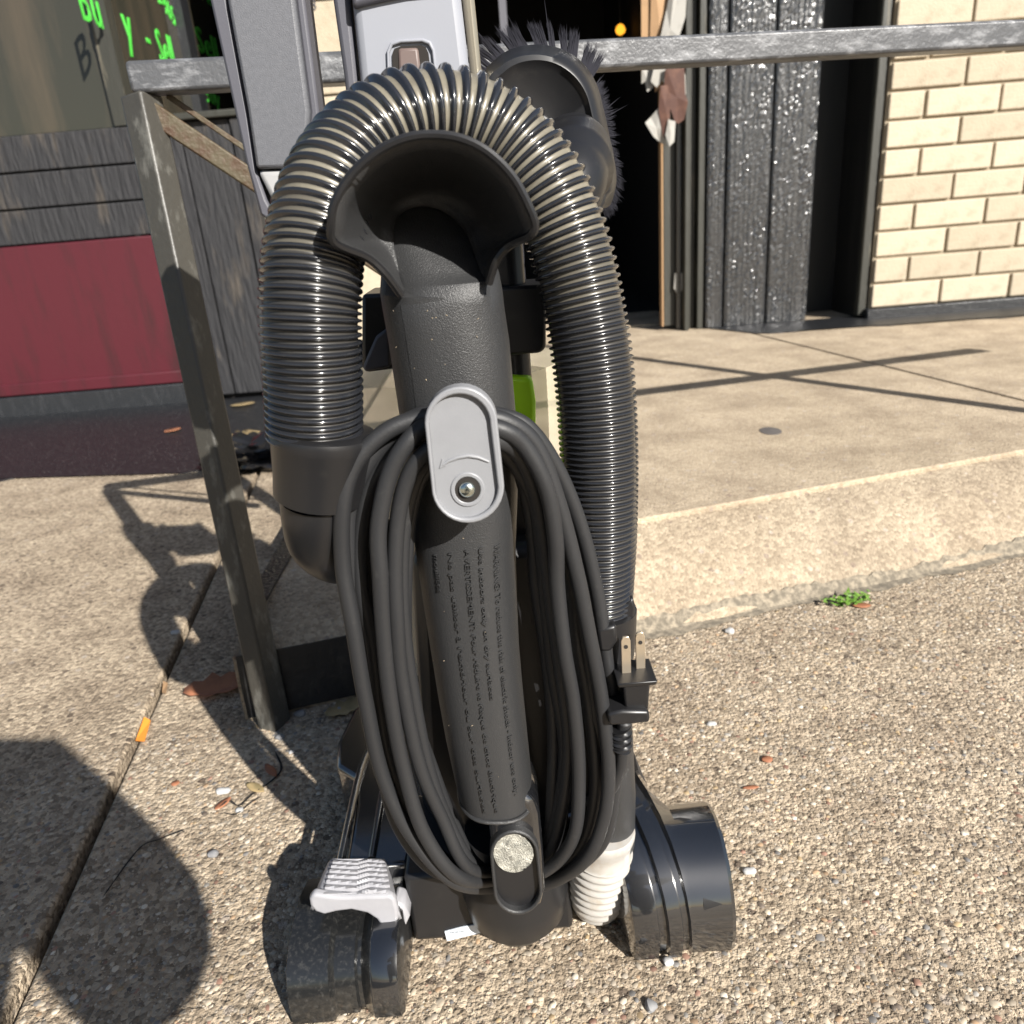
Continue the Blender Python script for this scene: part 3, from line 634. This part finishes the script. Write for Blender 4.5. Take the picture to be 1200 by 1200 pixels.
# ---- wound power cord
cordr = .0048
def loop(px, name='cord_loop'):
    return spline([at(x+random.uniform(-1.8, 1.8), y+random.uniform(-3, 3), Y+random.uniform(-.0014, .0014)) for x, y, Y in px], 8, closed=True)
loops = [
 [(545, 488, .418), (500, 488, .420), (455, 505, .418), (418, 545, .416), (402, 595, .415), (402, 660, .417), (413, 740, .421), (428, 820, .426), (448, 905, .432), (482, 980, .434), (530, 1032, .438), (580, 1040, .475), (635, 1040, .475), (684, 1013, .45), (708, 960, .446), (712, 900, .444), (704, 820, .44), (690, 740, .436), (676, 670, .432), (655, 590, .428), (628, 525, .424), (592, 495, .420)],
 [(545, 498, .414), (505, 497, .414), (478, 515, .412), (455, 555, .410), (444, 615, .409), (444, 680, .410), (450, 740, .413), (455, 810, .418), (472, 900, .424), (498, 975, .428), (540, 1030, .434), (590, 1030, .472), (640, 1020, .466), (672, 980, .45), (680, 910, .446), (673, 830, .44), (660, 760, .434), (654, 690, .43), (652, 630, .426), (640, 570, .42), (615, 522, .416), (585, 503, .414)],
 [(545, 505, .424), (500, 506, .426), (460, 530, .426), (434, 575, .426), (422, 630, .427), (424, 690, .429), (437, 750, .432), (446, 830, .438), (458, 905, .442), (492, 990, .446), (545, 1026, .455), (600, 1030, .482), (650, 1020, .475), (685, 985, .462), (697, 920, .456), (690, 830, .452), (677, 750, .448), (668, 670, .444), (655, 600, .438), (632, 545, .432), (600, 512, .426)],
 [(545, 512, .408), (512, 520, .410), (484, 550, .412), (468, 595, .413), (464, 660, .414), (465, 730, .416), (472, 800, .420), (492, 890, .428), (516, 955, .434), (548, 1018, .442), (600, 1024, .488), (642, 1004, .478), (662, 940, .465), (668, 870, .458), (658, 790, .452), (645, 710, .448), (640, 640, .442), (630, 580, .434), (606, 532, .424), (580, 516, .414)],
 [(545, 520, .428), (515, 530, .43), (492, 560, .432), (480, 610, .434), (474, 680, .436), (474, 750, .44), (484, 830, .444), (508, 905, .45), (532, 965, .456), (558, 1016, .466), (600, 1024, .50), (640, 990, .49), (648, 920, .478), (650, 850, .472), (642, 770, .466), (630, 690, .462), (625, 630, .456), (616, 575, .448), (600, 535, .438), (575, 524, .43)],
 [(545, 482, .428), (490, 490, .430), (445, 520, .432), (428, 580, .434), (428, 660, .438), (430, 720, .440), (434, 800, .446), (445, 880, .452), (462, 960, .456), (505, 1015, .460), (560, 1030, .47), (610, 1030, .49), (660, 1026, .478), (705, 990, .462), (720, 930, .458), (722, 850, .455), (712, 770, .452), (700, 700, .450), (680, 620, .446), (655, 550, .440), (620, 500, .434), (585, 484, .43)],
]
loops += [[(x+dx*(1 if x < 560 else -1), y, Y+.012) for x, y, Y in loops[k]] for k, dx in ((0, 10), (2, 9), (3, 8))]
cv, cfs = [], []
for k, L in enumerate(loops):
    v_, f2 = sweep(loop(L), cordr*(1.06 if k in (0, 1) else 1), 14, closed=True); b = len(cv); cv += v_; cfs += [tuple(b+i for i in f) for f in f2]
tail = spline([at(690, 940, .462), at(715, 925, .455), at(726, 900, .45), at(729, 880, .446), at(730, 862, .444), at(732, 845, .442)], 8)
v_, f2 = sweep(tail, cordr, 14); b = len(cv); cv += v_; cfs += [tuple(b+i for i in f) for f in f2]
cord = poly('power_cord', cv, cfs, 'cord', vac, smooth=180)
me = text_mesh('18 AWG SPT-2 VW-1', 1, .0); X = max(v.co.x for v in me.vertices)
# plug, clip and prongs
pb = at(743, 800, .444)
plug = None
def pbox(name, z0, z1, hx0, hx1, hy0, hy1, m, parent, **k):
    vs = [pb+Vector((sx*hx, sy*hy, z)) for z, hx, hy in ((z0, hx0, hy0), (z1, hx1, hy1)) for sx, sy in ((-1, -1), (1, -1), (1, 1), (-1, 1))]
    return poly(name, vs, [(3, 2, 1, 0), (4, 5, 6, 7)]+[(i, (i+1) % 4, 4+(i+1) % 4, 4+i) for i in range(4)], m, parent, **k)
plug = pbox('plug', -.022, .006, .0075, .009, .009, .011, 'plastic2', vac, bevel=.0015)
pbox('plug_face', .0055, .0095, .0125, .0135, .013, .0145, 'plastic2', plug, bevel=.001)
for sx, yo in ((-.0052, -.001), (.0052, .003)):
    pv = [pb+Vector((sx+dx, yo+dy, z)) for z in (.009, .034) for dx, dy in ((-.0032, -.0009), (.0032, -.0009), (.0032, .0009), (-.0032, .0009))]
    pv += [pb+Vector((sx+dx*.62, yo+dy, .0375)) for dx, dy in ((-.0032, -.0009), (.0032, -.0009), (.0032, .0009), (-.0032, .0009))]
    pg = poly('prong', pv, [(3, 2, 1, 0), (8, 9, 10, 11)]+[(b_+i, b_+(i+1) % 4, b_+4+(i+1) % 4, b_+4+i) for b_ in (0, 4) for i in range(4)], 'brass', plug, bevel=.0004)
    hv = pb+Vector((sx, yo-.0009, .030)); ho = Vector((0, -.0003, 0))
    hn = [hv+ho+Vector((.0014*math.cos(a), 0, .0014*math.sin(a))) for a in np.linspace(0, 6.283, 12, endpoint=False)]
    poly('prong_hole_shade', hn, [tuple(range(12))], 'dirtshade', plug, solid=.0004)  # dark disc on the blade paints the shade of its hole
prism('plug_clip', [(712, 837), (730, 833), (761, 834), (762, 847), (742, 849), (714, 851)], .430, .03, 'plastic2', vac, bevel=.002)
sr = [at(727+(k % 2)*1, 852+k*4, .443) for k in range(7)]
tube('strain_relief', spline(sr, 3), [.0068+.0012*math.cos(k*2.1) for k in range(19)], 'plastic2', vac, seg=14)
# ---- body behind the duct
sp_v = box('spine', (-.075, .022, .535,   .60, .10, .60), 'plastic2', vac, bevel=.012, seg=3)
prism('cup_latch', [(424, 345), (560, 338), (640, 333), (640, 408), (634, 414), (560, 420), (428, 437), (424, 430)], .522, .05, 'plastic2', vac, bevel=.004)
prism('latch_plate', [(425, 430), (440, 395), (455, 384), (458, 430), (427, 436)], .512, .012, 'slabdark', vac, bevel=.002)
cc = at(545, 560, .615); zt = at(545, 425, .615).z; zb = at(545, 745, .615).z
cupo = tube('dust_cup', [Vector((cc.x, cc.y, z)) for z in np.linspace(zb, zt, 6)], [.080, .082, .083, .084, .085, .086], 'cup', vac, seg=48)
tube('dust', [Vector((cc.x, cc.y, z)) for z in np.linspace(zb+.004, zb+.72*(zt-zb), 5)], .072, 'dust', cupo, seg=40)
fcp = at(614, 470, .60)
tube('filter', [Vector((cc.x+.012, cc.y+.004, z)) for z in (zb+.45*(zt-zb), zt-.012)], [.040, .045], 'lime', cupo, seg=32)
prism('filter_fin', [(592, 440), (624, 444), (628, 470), (628, 505), (620, 535), (594, 535)], .527, .03, 'lime', cupo, bevel=.003)
tube('motor_housing', [Vector((cc.x+.005, cc.y, z)) for z in (.05, .06, .15, zb-.012, zb-.002)], [.06, .078, .085, .084, .07], 'plastic2', vac, seg=48)
prism('neck_cover', [(480, 655), (520, 640), (600, 640), (655, 640), (668, 760), (672, 900), (664, 1010), (560, 1020), (495, 900)], .512, .05, 'plastic2', vac, bevel=.01)
# ---- grey handle arm, silver rear panel
sA = [(258, -90), (337, -90), (345, 0), (354, 70), (362, 130), (358, 196), (300, 198), (290, 130), (277, 60), (266, 0)]
ha = prism('handle_arm', sA, .60, .035, 'slab', vac, bevel=.0025, seg=2)
prism('arm_side', [(238, -90), (258, -90), (266, 0), (277, 60), (290, 130), (300, 198), (312, 234), (330, 268), (305, 252), (288, 190), (268, 100), (246, 0)], .606, .03, 'slabdark', ha, bevel=.002)  # arm's unlit side, shade put into a darker grey
prism('arm_side', [(338, -90), (348, -90), (357, 0), (366, 70), (374, 134), (372, 198), (359, 197), (363, 130), (355, 70), (346, 0)], .606, .03, 'slabdark', ha, bevel=.002)
prism('arm_end', [(300, 199), (360, 197), (372, 240), (366, 300), (345, 290), (322, 243)], .603, .03, 'slablight', ha, bevel=.004)
sP = [(404, -90), (530, -90), (538, -20), (545, 40), (553, 110), (556, 160), (430, 180), (424, 120), (418, 60), (413, 14)]
pn_ = prism('rear_panel', sP, .585, .03, 'panel', vac, bevel=.006, seg=3)
prism('panel_side', [(380, -90), (402, -90), (411, 14), (416, 60), (422, 120), (428, 180), (412, 180), (403, 90), (390, 0)], .592, .035, 'slabdark', pn_, bevel=.003)
prism('panel_side', [(531, -90), (548, -90), (556, 0), (562, 60), (569, 130), (570, 160), (557, 160), (554, 110), (546, 40), (539, -20)], .594, .03, 'bevelmetal', pn_, bevel=.003)
prism('panel_cap', [(413, 10), (420, 7), (450, 0), (480, -6), (520, -10), (520, -60), (408, -60)], .580, .02, 'slabdark', pn_, bevel=.003)
rec = [(456, 62), (460, 53), (470, 50), (494, 49), (502, 52), (506, 60), (508, 78), (510, 120), (458, 120)]
rec_i = [(459.5, 64), (462, 57), (470, 54), (494, 53), (499, 55.5), (502, 62), (504, 78), (506, 116), (461, 116)]
ring('latch_frame', [(481+(x-481)*1.12, 80+(y-80)*1.14) for x, y in rec], rec, .5825, .006, 'panel', pn_, bevel=.0015)
prism('latch_recess_shade', rec_i, .5838, .004, 'dirtshade', pn_)  # dark sheet paints the shade inside the latch opening
prism('latch', [(466, 56), (490, 55), (493, 80), (494, 112), (468, 112)], .5822, .005, 'latchbrown', pn_, bevel=.002)
# ---- dusting brush
fo = [(573, 96), (584, 80), (603, 68), (628, 64), (652, 69), (674, 84), (689, 106), (697, 135), (704, 170), (709, 205), (710, 232), (700, 246), (680, 232), (655, 205), (625, 170), (595, 130)]
bo = [(569, 88), (580, 70), (600, 57), (630, 52), (660, 58), (683, 74), (699, 98), (708, 130), (716, 168), (722, 200), (721, 222), (712, 243), (688, 238), (656, 208), (622, 172), (590, 130)]
n = len(fo); Sf = spline([at(x, y, .575) for x, y in fo], 4, closed=True); Sk = spline([at(x, y, .598) for x, y in bo], 4, closed=True); Sk2 = Sk+np.array([0, .014, 0])
cf_ = Vector(Sf.mean(0))+Vector((0, .004, 0))
Sf2 = Sf*.92+Sf.mean(0)*.08+np.array([0, -.001, 0]); cin = Vector(Sf.mean(0))+Vector((0, .006, 0))
Sf3 = Sf*.80+Sf.mean(0)*.20+np.array([0, .003, 0])
br = loft('dusting_brush', [[cin, Vector(d), Vector(b), Vector(a), Vector(c2), Vector(e), Vector(e)*.8+Vector(Sk2.mean(0))*.2] for a, b, d, c2, e in zip(np.r_[Sf, Sf[:1]], np.r_[Sf2, Sf2[:1]], np.r_[Sf3, Sf3[:1]], np.r_[Sk, Sk[:1]], np.r_[Sk2, Sk2[:1]])], 'plastic2', vac, closed=False, smooth=45)
tube('brush_neck', spline([at(668, 178, .578), at(672, 190, .565), at(668, 212, .54), at(655, 245, .53)], 6), [.026]*3+[.027]*7+[.024]*9, 'plastic2', vac, seg=28)
bv, bf = [], []
ctr = Vector(Sk2.mean(0))
Nn = len(Sk2)
for i in range(1, 45):
    q = Vector(Sk2[i % Nn]); out = (q-ctr).normalized(); topside = i < 24
    if topside and i % 4 == 3: continue
    td = (out*.9+Vector((random.gauss(.04, .05), .30, random.gauss(.08, .05)))).normalized(); tip = q+td*(.021 if topside else .012)*random.uniform(.85, 1.1)
    for k in range(64):
        b0_ = q+(Vector(Sk2[(i+1) % Nn])-q)*random.random()-out*random.uniform(.0, .006)
        e_ = b0_+td*((.021 if topside else .010)*random.uniform(.6, 1.05)); t = e_.lerp(tip, .55 if topside else .2)+Vector((random.gauss(0, .0012), random.gauss(0, .001), random.gauss(0, .0012)))
        if random.random() < .004: t = b0_+(t-b0_)*1.9
        sd = (t-b0_).cross(Vector((0, 1, 0))).normalized()*.0005; k0 = len(bv)
        bv += [b0_-sd, b0_+sd, t, b0_+Vector((0, .0007, 0))]; bf += [(k0, k0+1, k0+2), (k0+1, k0+3, k0+2), (k0+3, k0, k0+2)]
me = bpy.data.meshes.new('bristles'); me.from_pydata(bv, [], bf)
o = link('bristles', me, br, ['bristle']); o['kind'] = 'stuff'
# ---- foot: block, boss, pedal, wheels, nozzle
blk = box('base_block', (-.118, .024, .500, .60, .004, .080), 'plastic2', vac, bevel=.004)
prism('label_sticker', [(521, 1092), (540, 1087), (590, 1078), (602, 1085), (560, 1094), (524, 1103)], .4985, .001, 'sticker', blk)
me = text_mesh('Serial No', .0035, .0)
pS = at(527, 1094, .4982)
for v in me.vertices: v.co = Vector((pS.x+v.co.x, .4982, pS.z+v.co.y+v.co.x*.02))
link('sticker_print', me, blk, ['ink'])['kind'] = 'stuff'
bc = at(603, 1030, .505)
tube('duct_foot', [Vector((bc.x, .51, z)) for z in (.012, .03, .055, .085, .12)], [.030, .043, .047, .045, .038], 'plastic2', vac, seg=36)
boss = prism('duct_outlet', [(571, 952), (577, 938), (592, 931), (612, 931), (627, 938), (633, 955), (637, 1000), (639, 1045), (635, 1062), (622, 1072), (603, 1072), (588, 1063), (582, 1045), (576, 1000)], .440, .05, 'gloss', vac, bevel=.006, seg=3)
so_ = stadium(603, 1003, 1044, 29, 29, 14, 4); si_ = stadium(603, 1003, 1044, 25, 25, 14, 4)
ring('rim', so_, si_, .4335, .012, 'plastic', boss, bevel=.0012)
prism('pocket_floor', si_, .4392, .004, 'plastic2', boss)
lv = []
for i in range(14):
    for j in range(14):
        u, v_ = i/13*2-1, j/13*2-1
        rr = math.hypot(u, v_); s_ = 1/max(1, rr)*.98
        x, y = 602+24*u*s_, 1000+23*v_*s_
        lv.append(at(x, y, .4388-random.uniform(0, .0028)))
poly('lint_wad', lv, [(i*14+j, i*14+j+1, (i+1)*14+j+1, (i+1)*14+j) for i in range(13) for j in range(13)], 'lint', boss, smooth=60)
# left wheel housing: arched section carried across in x
pL = [(.433, .004), (.4325, .018), (.4355, .034), (.444, .050), (.459, .060), (.478, .063), (.505, .064), (.53, .056), (.545, .036), (.545, .004)]
def arch(stations, prof, centre=(.51, .0)):
    rows = []
    for x, off, lean in stations:
        rw = []
        for y, z in prof:
            v = Vector((0, centre[0]-y, centre[1]-z)); l = v.length; rw.append(Vector((x+lean*(y-.44), y, z))+v.normalized()*min(off, l))
        rows.append(rw)
    return rows
def arch_loft(name, st, prof, m, parent, **k):
    return loft(name, arch(st, prof), m, parent, closed=True, smooth=35, **k)
lw = arch_loft('wheel_cover', [(-.2115, .004, 0), (-.210, 0, 0), (-.1770, 0, 0), (-.1735, .006, 0), (-.1570, .006, 0), (-.1555, .010, 0), (-.1525, .010, 0), (-.1435, 0, 0), (-.122, 0, 0), (-.1195, .004, 0)], pL, 'dusty', vac)
arch_loft('cover_ridge', [(-.1425, -.0004, 0), (-.1415, -.001, 0), (-.124, -.001, 0), (-.1215, -.0004, 0)], pL[1:-2]+[(.54, .01)], 'gloss', lw)
tube('wheel', [Vector((x, .492, .021)) for x in (-.182, -.178, -.155, -.151)], [.017, .020, .020, .017], 'plastic2', vac, seg=28)
# silver foot pedal with chevron ribs
pv, NU, NV = [], 34, 57
bl_, br_, fl_, fr_ = at(392, 1006, .522), at(449, 1006, .522), at(378, 1052, .474), at(457, 1050, .474)
us = np.r_[np.linspace(-.20, -.03, 6), np.linspace(0, 1, 24), np.linspace(1.015, 1.09, 4)]
for j in range(NV):
    for i, u in enumerate(us):
        v = j/(NV-1); zig = np.interp(u, [0, .5, .72, 1], [.05, 0, .09, .05])
        p = (bl_*(1-u)+br_*u)*(1-v)+(fl_*(1-u)+fr_*u)*v
        rib = (v*.94+zig)*8 % 1
        h = .0042*max(0, 1-abs(rib-.5)*2.3) if .02 < v < .95 and .01 < u < .995 else 0
        dz = -.014*(max(0, -u)/.20)**1.8-.045*max(0, u-1)/.09*.6+.003*math.sin(math.pi*min(1, v*.9))
        if j < 4: dz -= .004*(4-j)/4
        pv.append(p+Vector((0, -.6*h, .8*h+dz)))
pf_ = [(j*NU+i, j*NU+i+1, (j+1)*NU+i+1, (j+1)*NU+i) for j in range(NV-1) for i in range(NU-1)]
pd = prism('foot_pedal', [(363, 1062), (362, 1054), (367, 1048), (380, 1050), (400, 1052), (457, 1050), (463, 1054), (466, 1066), (467, 1080), (447, 1087), (441, 1078), (430, 1071), (412, 1067), (395, 1069), (380, 1073), (369, 1069)], .4715, .008, 'pedal', vac, bevel=.003, seg=3)
poly('ribbed_tread', pv, pf_, 'pedal', pd, smooth=24, solid=.003)
prism('pedal_link', [(462, 1058), (474, 1062), (480, 1076), (474, 1090), (465, 1080)], .485, .02, 'pedal', vac, bevel=.003)
# right wheel housing: drum and arm
ar = [(.463, .006), (.460, .025), (.463, .045), (.471, .063), (.484, .079), (.503, .092), (.527, .099), (.56, .100), (.62, .092), (.70, .072), (.70, .006)]
drp = [(.465, .006), (.461, .025), (.463, .045), (.471, .063), (.484, .079), (.503, .091), (.525, .0945), (.548, .089), (.566, .075), (.577, .05), (.572, .006)]
def cover_row(x, off, lean, prof, c=(.52, .02)):
    rw_ = []
    for y, z in prof:
        v = Vector((0, c[0]-y, c[1]-z)); rw_.append(Vector((x+lean*(y-.46), y, z))+v.normalized()*min(off, v.length))
    return rw_
st_ = [(.0705, .006, -.2, 0), (.073, .001, -.2, 0), (.078, 0, -.2, 0), (.0930, 0, -.22, 0), (.0948, .006, -.22, 0), (.1000, .006, -.22, 0), (.1018, 0, -.22, 0), (.1125, 0, -.22, 0), (.1143, .005, -.22, 0), (.1185, .005, -.20, 0), (.120, .001, -.18, 0), (.1215, .001, -.03, 1), (.154, 0, 0, 1), (.1572, .002, 0, 1), (.158, .006, 0, 1)]
rw = loft('wheel_cover', [cover_row(x, o_, l_, drp if d_ else ar) for x, o_, l_, d_ in st_], 'gloss', vac, smooth=32)
tube('wheel', [Vector((x, .505, .0405)) for x in (.128, .131, .152, .155)], [.036, .0400, .0400, .036], 'plastic2', vac, seg=32)
# dark filler in the arm's top, the slot's shade put into colour
prism('arm_slot_shade', [(741, 905), (748, 902), (757, 925), (772, 958), (775, 963), (764, 965), (754, 945)], .60, .03, 'dirtshade', rw)
# nozzle
nz = [(-.172, .52), (-.176, .60), (-.184, .64), (-.206, .66), (-.212, .70), (-.204, .76), (-.18, .79), (.08, .80), (.10, .78), (.104, .70), (.098, .60), (.09, .56), (-.112, .56), (-.116, .52)]
nv, nf = prism_pts([Vector((x, y, .074)) for x, y in nz], (0, 0, -.066))
nzl = poly('floor_nozzle', nv, nf, 'gloss', vac, bevel=.005, seg=3)
for xx in (-.178, -.150):
    tube('ridge', spline([Vector((xx, .53, .073)), Vector((xx, .65, .0755)), Vector((xx+.01, .70, .0755)), Vector((xx+.02, .74, .073))], 5), .004, 'gloss', nzl, seg=10)

# ============================================================ LITTER
def leaf(px, py, L, wd, rot, m, label, z=0, curl=.3, cat='leaf', grp=None, lob=0):
    c = atz(px, py, z); vs, fs = [], []; n = 9
    for i in range(n):
        t = i/(n-1); w_ = wd*math.sin(math.pi*min(1, .04+t*.96))**.7*(1+lob*math.sin(i*2.6))
        for s in (-1, 0, 1):
            x, y = (t-.5)*L, s*w_; h = .0015+curl*abs(s)*w_*.6+curl*.25*L*(2*t-1)**2*.5
            vs.append(Vector((c.x+x*math.cos(rot)-y*math.sin(rot), c.y+x*math.sin(rot)+y*math.cos(rot), z+h)))
    for i in range(n-1):
        for s in (0, 1): a = i*3+s; fs.append((a, a+1, a+4, a+3))
    o = poly('leaf', vs, fs, m, solid=.0006, smooth=60); tag(o, label, cat, grp); return o
G = 'dry leaf pieces on the ground'
leaf(258, 808, .095, .027, .2, 'leaf', 'large curled brown leaf beside the foot of the railing post', grp=G, curl=.5, lob=.25)
leaf(283, 802, .035, .012, 1.3, 'leaf', 'small dark brown leaf lying against the railing post', grp=G, curl=.6)
leaf(408, 832, .06, .016, .5, 'leaf2', 'tan curled leaf at the foot of the black kerb', grp=G, curl=.5, lob=.3)
leaf(262, 943, .022, .005, 1.0, 'leaf', 'thin red brown leaf scrap in the cracked patch of pavement', grp=G)
leaf(899, 891, .013, .006, .1, 'leaf', 'flat orange brown leaf scrap alone on the right pavement', grp=G, curl=.15)
leaf(880, 924, .018, .003, .0, 'leaf', 'narrow dark seed pod lying below the orange leaf scrap', grp=G, curl=.15)
leaf(1010, 711, .028, .008, -.1, 'leaf', 'brown leaf lying in front of the green weed', grp=G, curl=.3)
leaf(285, 475, .09, .03, .3, 'leaf2', 'tan leaf on black tar below the grey wooden boards', grp=G, z=.006)
leaf(288, 512, .10, .04, .6, 'leaf2', 'crumpled tan leaf on black tar beside the black plastic bag', grp=G, z=.006, curl=.5, lob=.3)
leaf(203, 505, .06, .025, 1.0, 'leaf', 'small orange leaf on black tar behind the railing post', grp=G, z=.006)
leaf(206, 919, .010, .005, .1, 'leaf', 'tiny dark red leaf scrap in the sunlit strip', grp=G, curl=.1)
leaf(292, 790, .04, .013, .7, 'leaf', 'brown leaf standing on edge between the large leaf and the post', grp=G, curl=.8, lob=.2)
leaf(300, 925, .03, .006, -.6, 'leaf2', 'thin tan leaf strip in the shadow left of the floor nozzle', grp=G, curl=.4)
leaf(318, 905, .03, .005, -.9, 'leaf', 'narrow brown leaf strip in the crack below the post', grp=G, curl=.5)
# orange wrapper, in the joint
o = poly('paper_scrap', [atz(x, y, .002)+Vector((0, 0, h)) for x, y, h in ((159, 868, 0), (170, 843, .004), (177, 846, .002), (170, 871, .003))], [(0, 1, 2, 3)], 'orange', solid=.0008)
tag(o, 'small orange paper scrap lying along the pavement joint', 'scrap')
o = poly('paper_scrap', [atz(x, y, .002)+Vector((0, 0, h)) for x, y, h in ((190, 812, 0), (192, 800, .003), (197, 802, .002), (195, 815, .003))], [(0, 1, 2, 3)], 'tan', solid=.0008)
tag(o, 'tiny tan paper scrap above the orange one in the joint', 'scrap')
def stone(px, py, r, m, label, z=0, grp='loose stones on the pavement'):
    bm = bmesh.new(); bmesh.ops.create_icosphere(bm, subdivisions=2, radius=r)
    c = atz(px, py, z); s = Vector((random.uniform(.8, 1.3), random.uniform(.7, 1), random.uniform(.5, .8)))
    for v in bm.verts:
        j = 1+.16*math.sin(v.co.x*900/r*.004+px)+random.uniform(-.09, .09); v.co = Vector((c.x+v.co.x*s.x*j, c.y+v.co.y*s.y*j, z+r*.42*s.z+v.co.z*s.z*j))
    me = bpy.data.meshes.new('stone'); bm.to_mesh(me); bm.free(); o = link('stone', me, None, [m], smooth=40); tag(o, label, 'stone', grp)
stone(855, 741, .007, 'stone_w', 'bluish white chip at the foot of the worn kerb')
stone(834, 849, .0055, 'stone_w', 'white chip right of the plug on the pavement')
stone(878, 1022, .0045, 'stone_w', 'white chip right of the glossy wheel drum')
stone(206, 742, .007, 'stone_w', 'pale stone in the shadow beside the pavement joint')
stone(262, 928, .006, 'stone_w', 'white stone in the cracked patch left of the vacuum')
stone(281, 950, .005, 'stone_w', 'light blue chip below the cracked patch')
stone(352, 838, .007, 'stone_g', 'grey stone between the post and the black kerb')
stone(328, 865, .006, 'stone_g', 'grey stone at the foot of the post')
stone(342, 882, .0035, 'stone_w', 'tiny white chip behind the left nozzle end')
stone(398, 832, .0045, 'stone_g', 'small grey stone next to the tan curled leaf')
stone(250, 1002, .006, 'stone_g', 'dark grey stone in the sunlit strip left of the vacuum')
stone(763, 1180, .006, 'stone_g', 'green grey pebble at the bottom centre of the view')
stone(638, 928+160, .0055, 'stone_w', 'cream pebble under the base block')
stone(783, 1083+45, .005, 'stone_w', 'pale pebble in front of the right wheel cover')
o = blob_sheet('dark_spot', [(atz(903, 505, .12).x+.022*math.cos(a), atz(903, 505, .12).y+.030*math.sin(a)) for a in np.linspace(0, 6.283, 20, endpoint=False)], .1225, 'darkspot')  # small dark grey oval on the upper pavement
o['kind'] = 'stuff' if False else 'structure'
# black plastic bag beside the tar
c = atz(300, 545, .0); bm = bmesh.new(); bmesh.ops.create_icosphere(bm, subdivisions=4, radius=1)
for v in bm.verts:
    d = v.co.normalized(); k = 1+.22*math.sin(d.x*7+d.z*5)+.16*math.sin(d.y*11+d.x*6)+.12*math.sin(d.z*17+d.y*9)
    v.co = Vector((c.x+.11*d.x*k, c.y+.10*d.y*k, max(.002, .035+.05*d.z*k)))
me = bpy.data.meshes.new('plastic_bag'); bm.to_mesh(me); bm.free(); o = link('plastic_bag', me, None, ['bag'], smooth=25); tag(o, 'crumpled black plastic bag lying in front of the grey wooden boards', 'bag')
# weed in the kerb's foot
wd_ = thing('weed', tuple(atz(996, 706)), 'small green weed growing at the foot of the kerb', 'plant')
base = atz(994, 708)
for k in range(60):
    a = random.uniform(0, 6.283); d = random.uniform(.002, .034); x = base.x+d*math.cos(a)*1.15; y = base.y+d*math.sin(a)*.5; z = random.uniform(.003, .017)
    r_ = random.uniform(.0035, .0065); q = random.uniform(0, 6.283); vs = []
    for i in range(7):
        b_ = 6.283*i/7; rr = r_*(1.35 if i == 0 else .8); lx, ly = rr*math.cos(b_), rr*.65*math.sin(b_)
        vs.append(Vector((x+lx*math.cos(q)-ly*math.sin(q), y+lx*math.sin(q)+ly*math.cos(q), z+lx*random.uniform(-.3, .6))))
    poly('leaf', vs, [tuple(range(7))], 'weed', wd_, solid=.0004)

# ============================================================ PERSON TAKING THE PHOTOGRAPH (behind the camera, throws the shadow at left)
def skin(name, V, E_, rads, m, parent=None, sub=2, root=0):
    me = bpy.data.meshes.new(name); me.from_pydata([Vector(v) for v in V], E_, []); o = link(name, me, parent, [])
    md = o.modifiers.new('skin', 'SKIN'); md.use_smooth_shade = True
    for i, r_ in enumerate(rads):
        sv = me.skin_vertices[0].data[i]; sv.radius = (r_, r_) if not isinstance(r_, tuple) else r_; sv.use_root = (i == root)
    s = o.modifiers.new('sub', 'SUBSURF'); s.levels = sub; s.render_levels = sub
    me.materials.append(M[m]); return o
PV = [(.05, -.52, .32), (.05, -.52, .48), (.05, -.47, .66), (.05, -.42, .84), (.05, -.39, .93), (.05, -.36, 1.01), (.05, -.35, 1.09),
      (-.12, -.41, .84), (-.19, -.27, .60), (-.06, -.11, .56), (.235, -.39, .86), (.24, -.27, .60), (.08, -.11, .54),
      (-.05, -.50, .28), (-.14, -.18, .42), (-.13, -.40, .07), (-.14, -.27, .03), (.15, -.50, .28), (.12, -.19, .42), (.16, -.42, .07), (.15, -.28, .03)]
PV = [(x-.05, y, z) for x, y, z in PV]
PE = [(0, 1), (1, 2), (2, 3), (3, 4), (4, 5), (5, 6), (3, 7), (7, 8), (8, 9), (3, 10), (10, 11), (11, 12), (0, 13), (13, 14), (14, 15), (15, 16), (0, 17), (17, 18), (18, 19), (19, 20)]
PR = [.15, .15, .16, .12, .055, .085, .075, .075, .055, .032, .09, .075, .04, .10, .08, .055, .04, .13, .11, .07, .05]
per = skin('person', PV, PE, PR, 'shirt')
tag(per, 'person in a grey shirt crouching behind the camera, holding a phone', 'person')
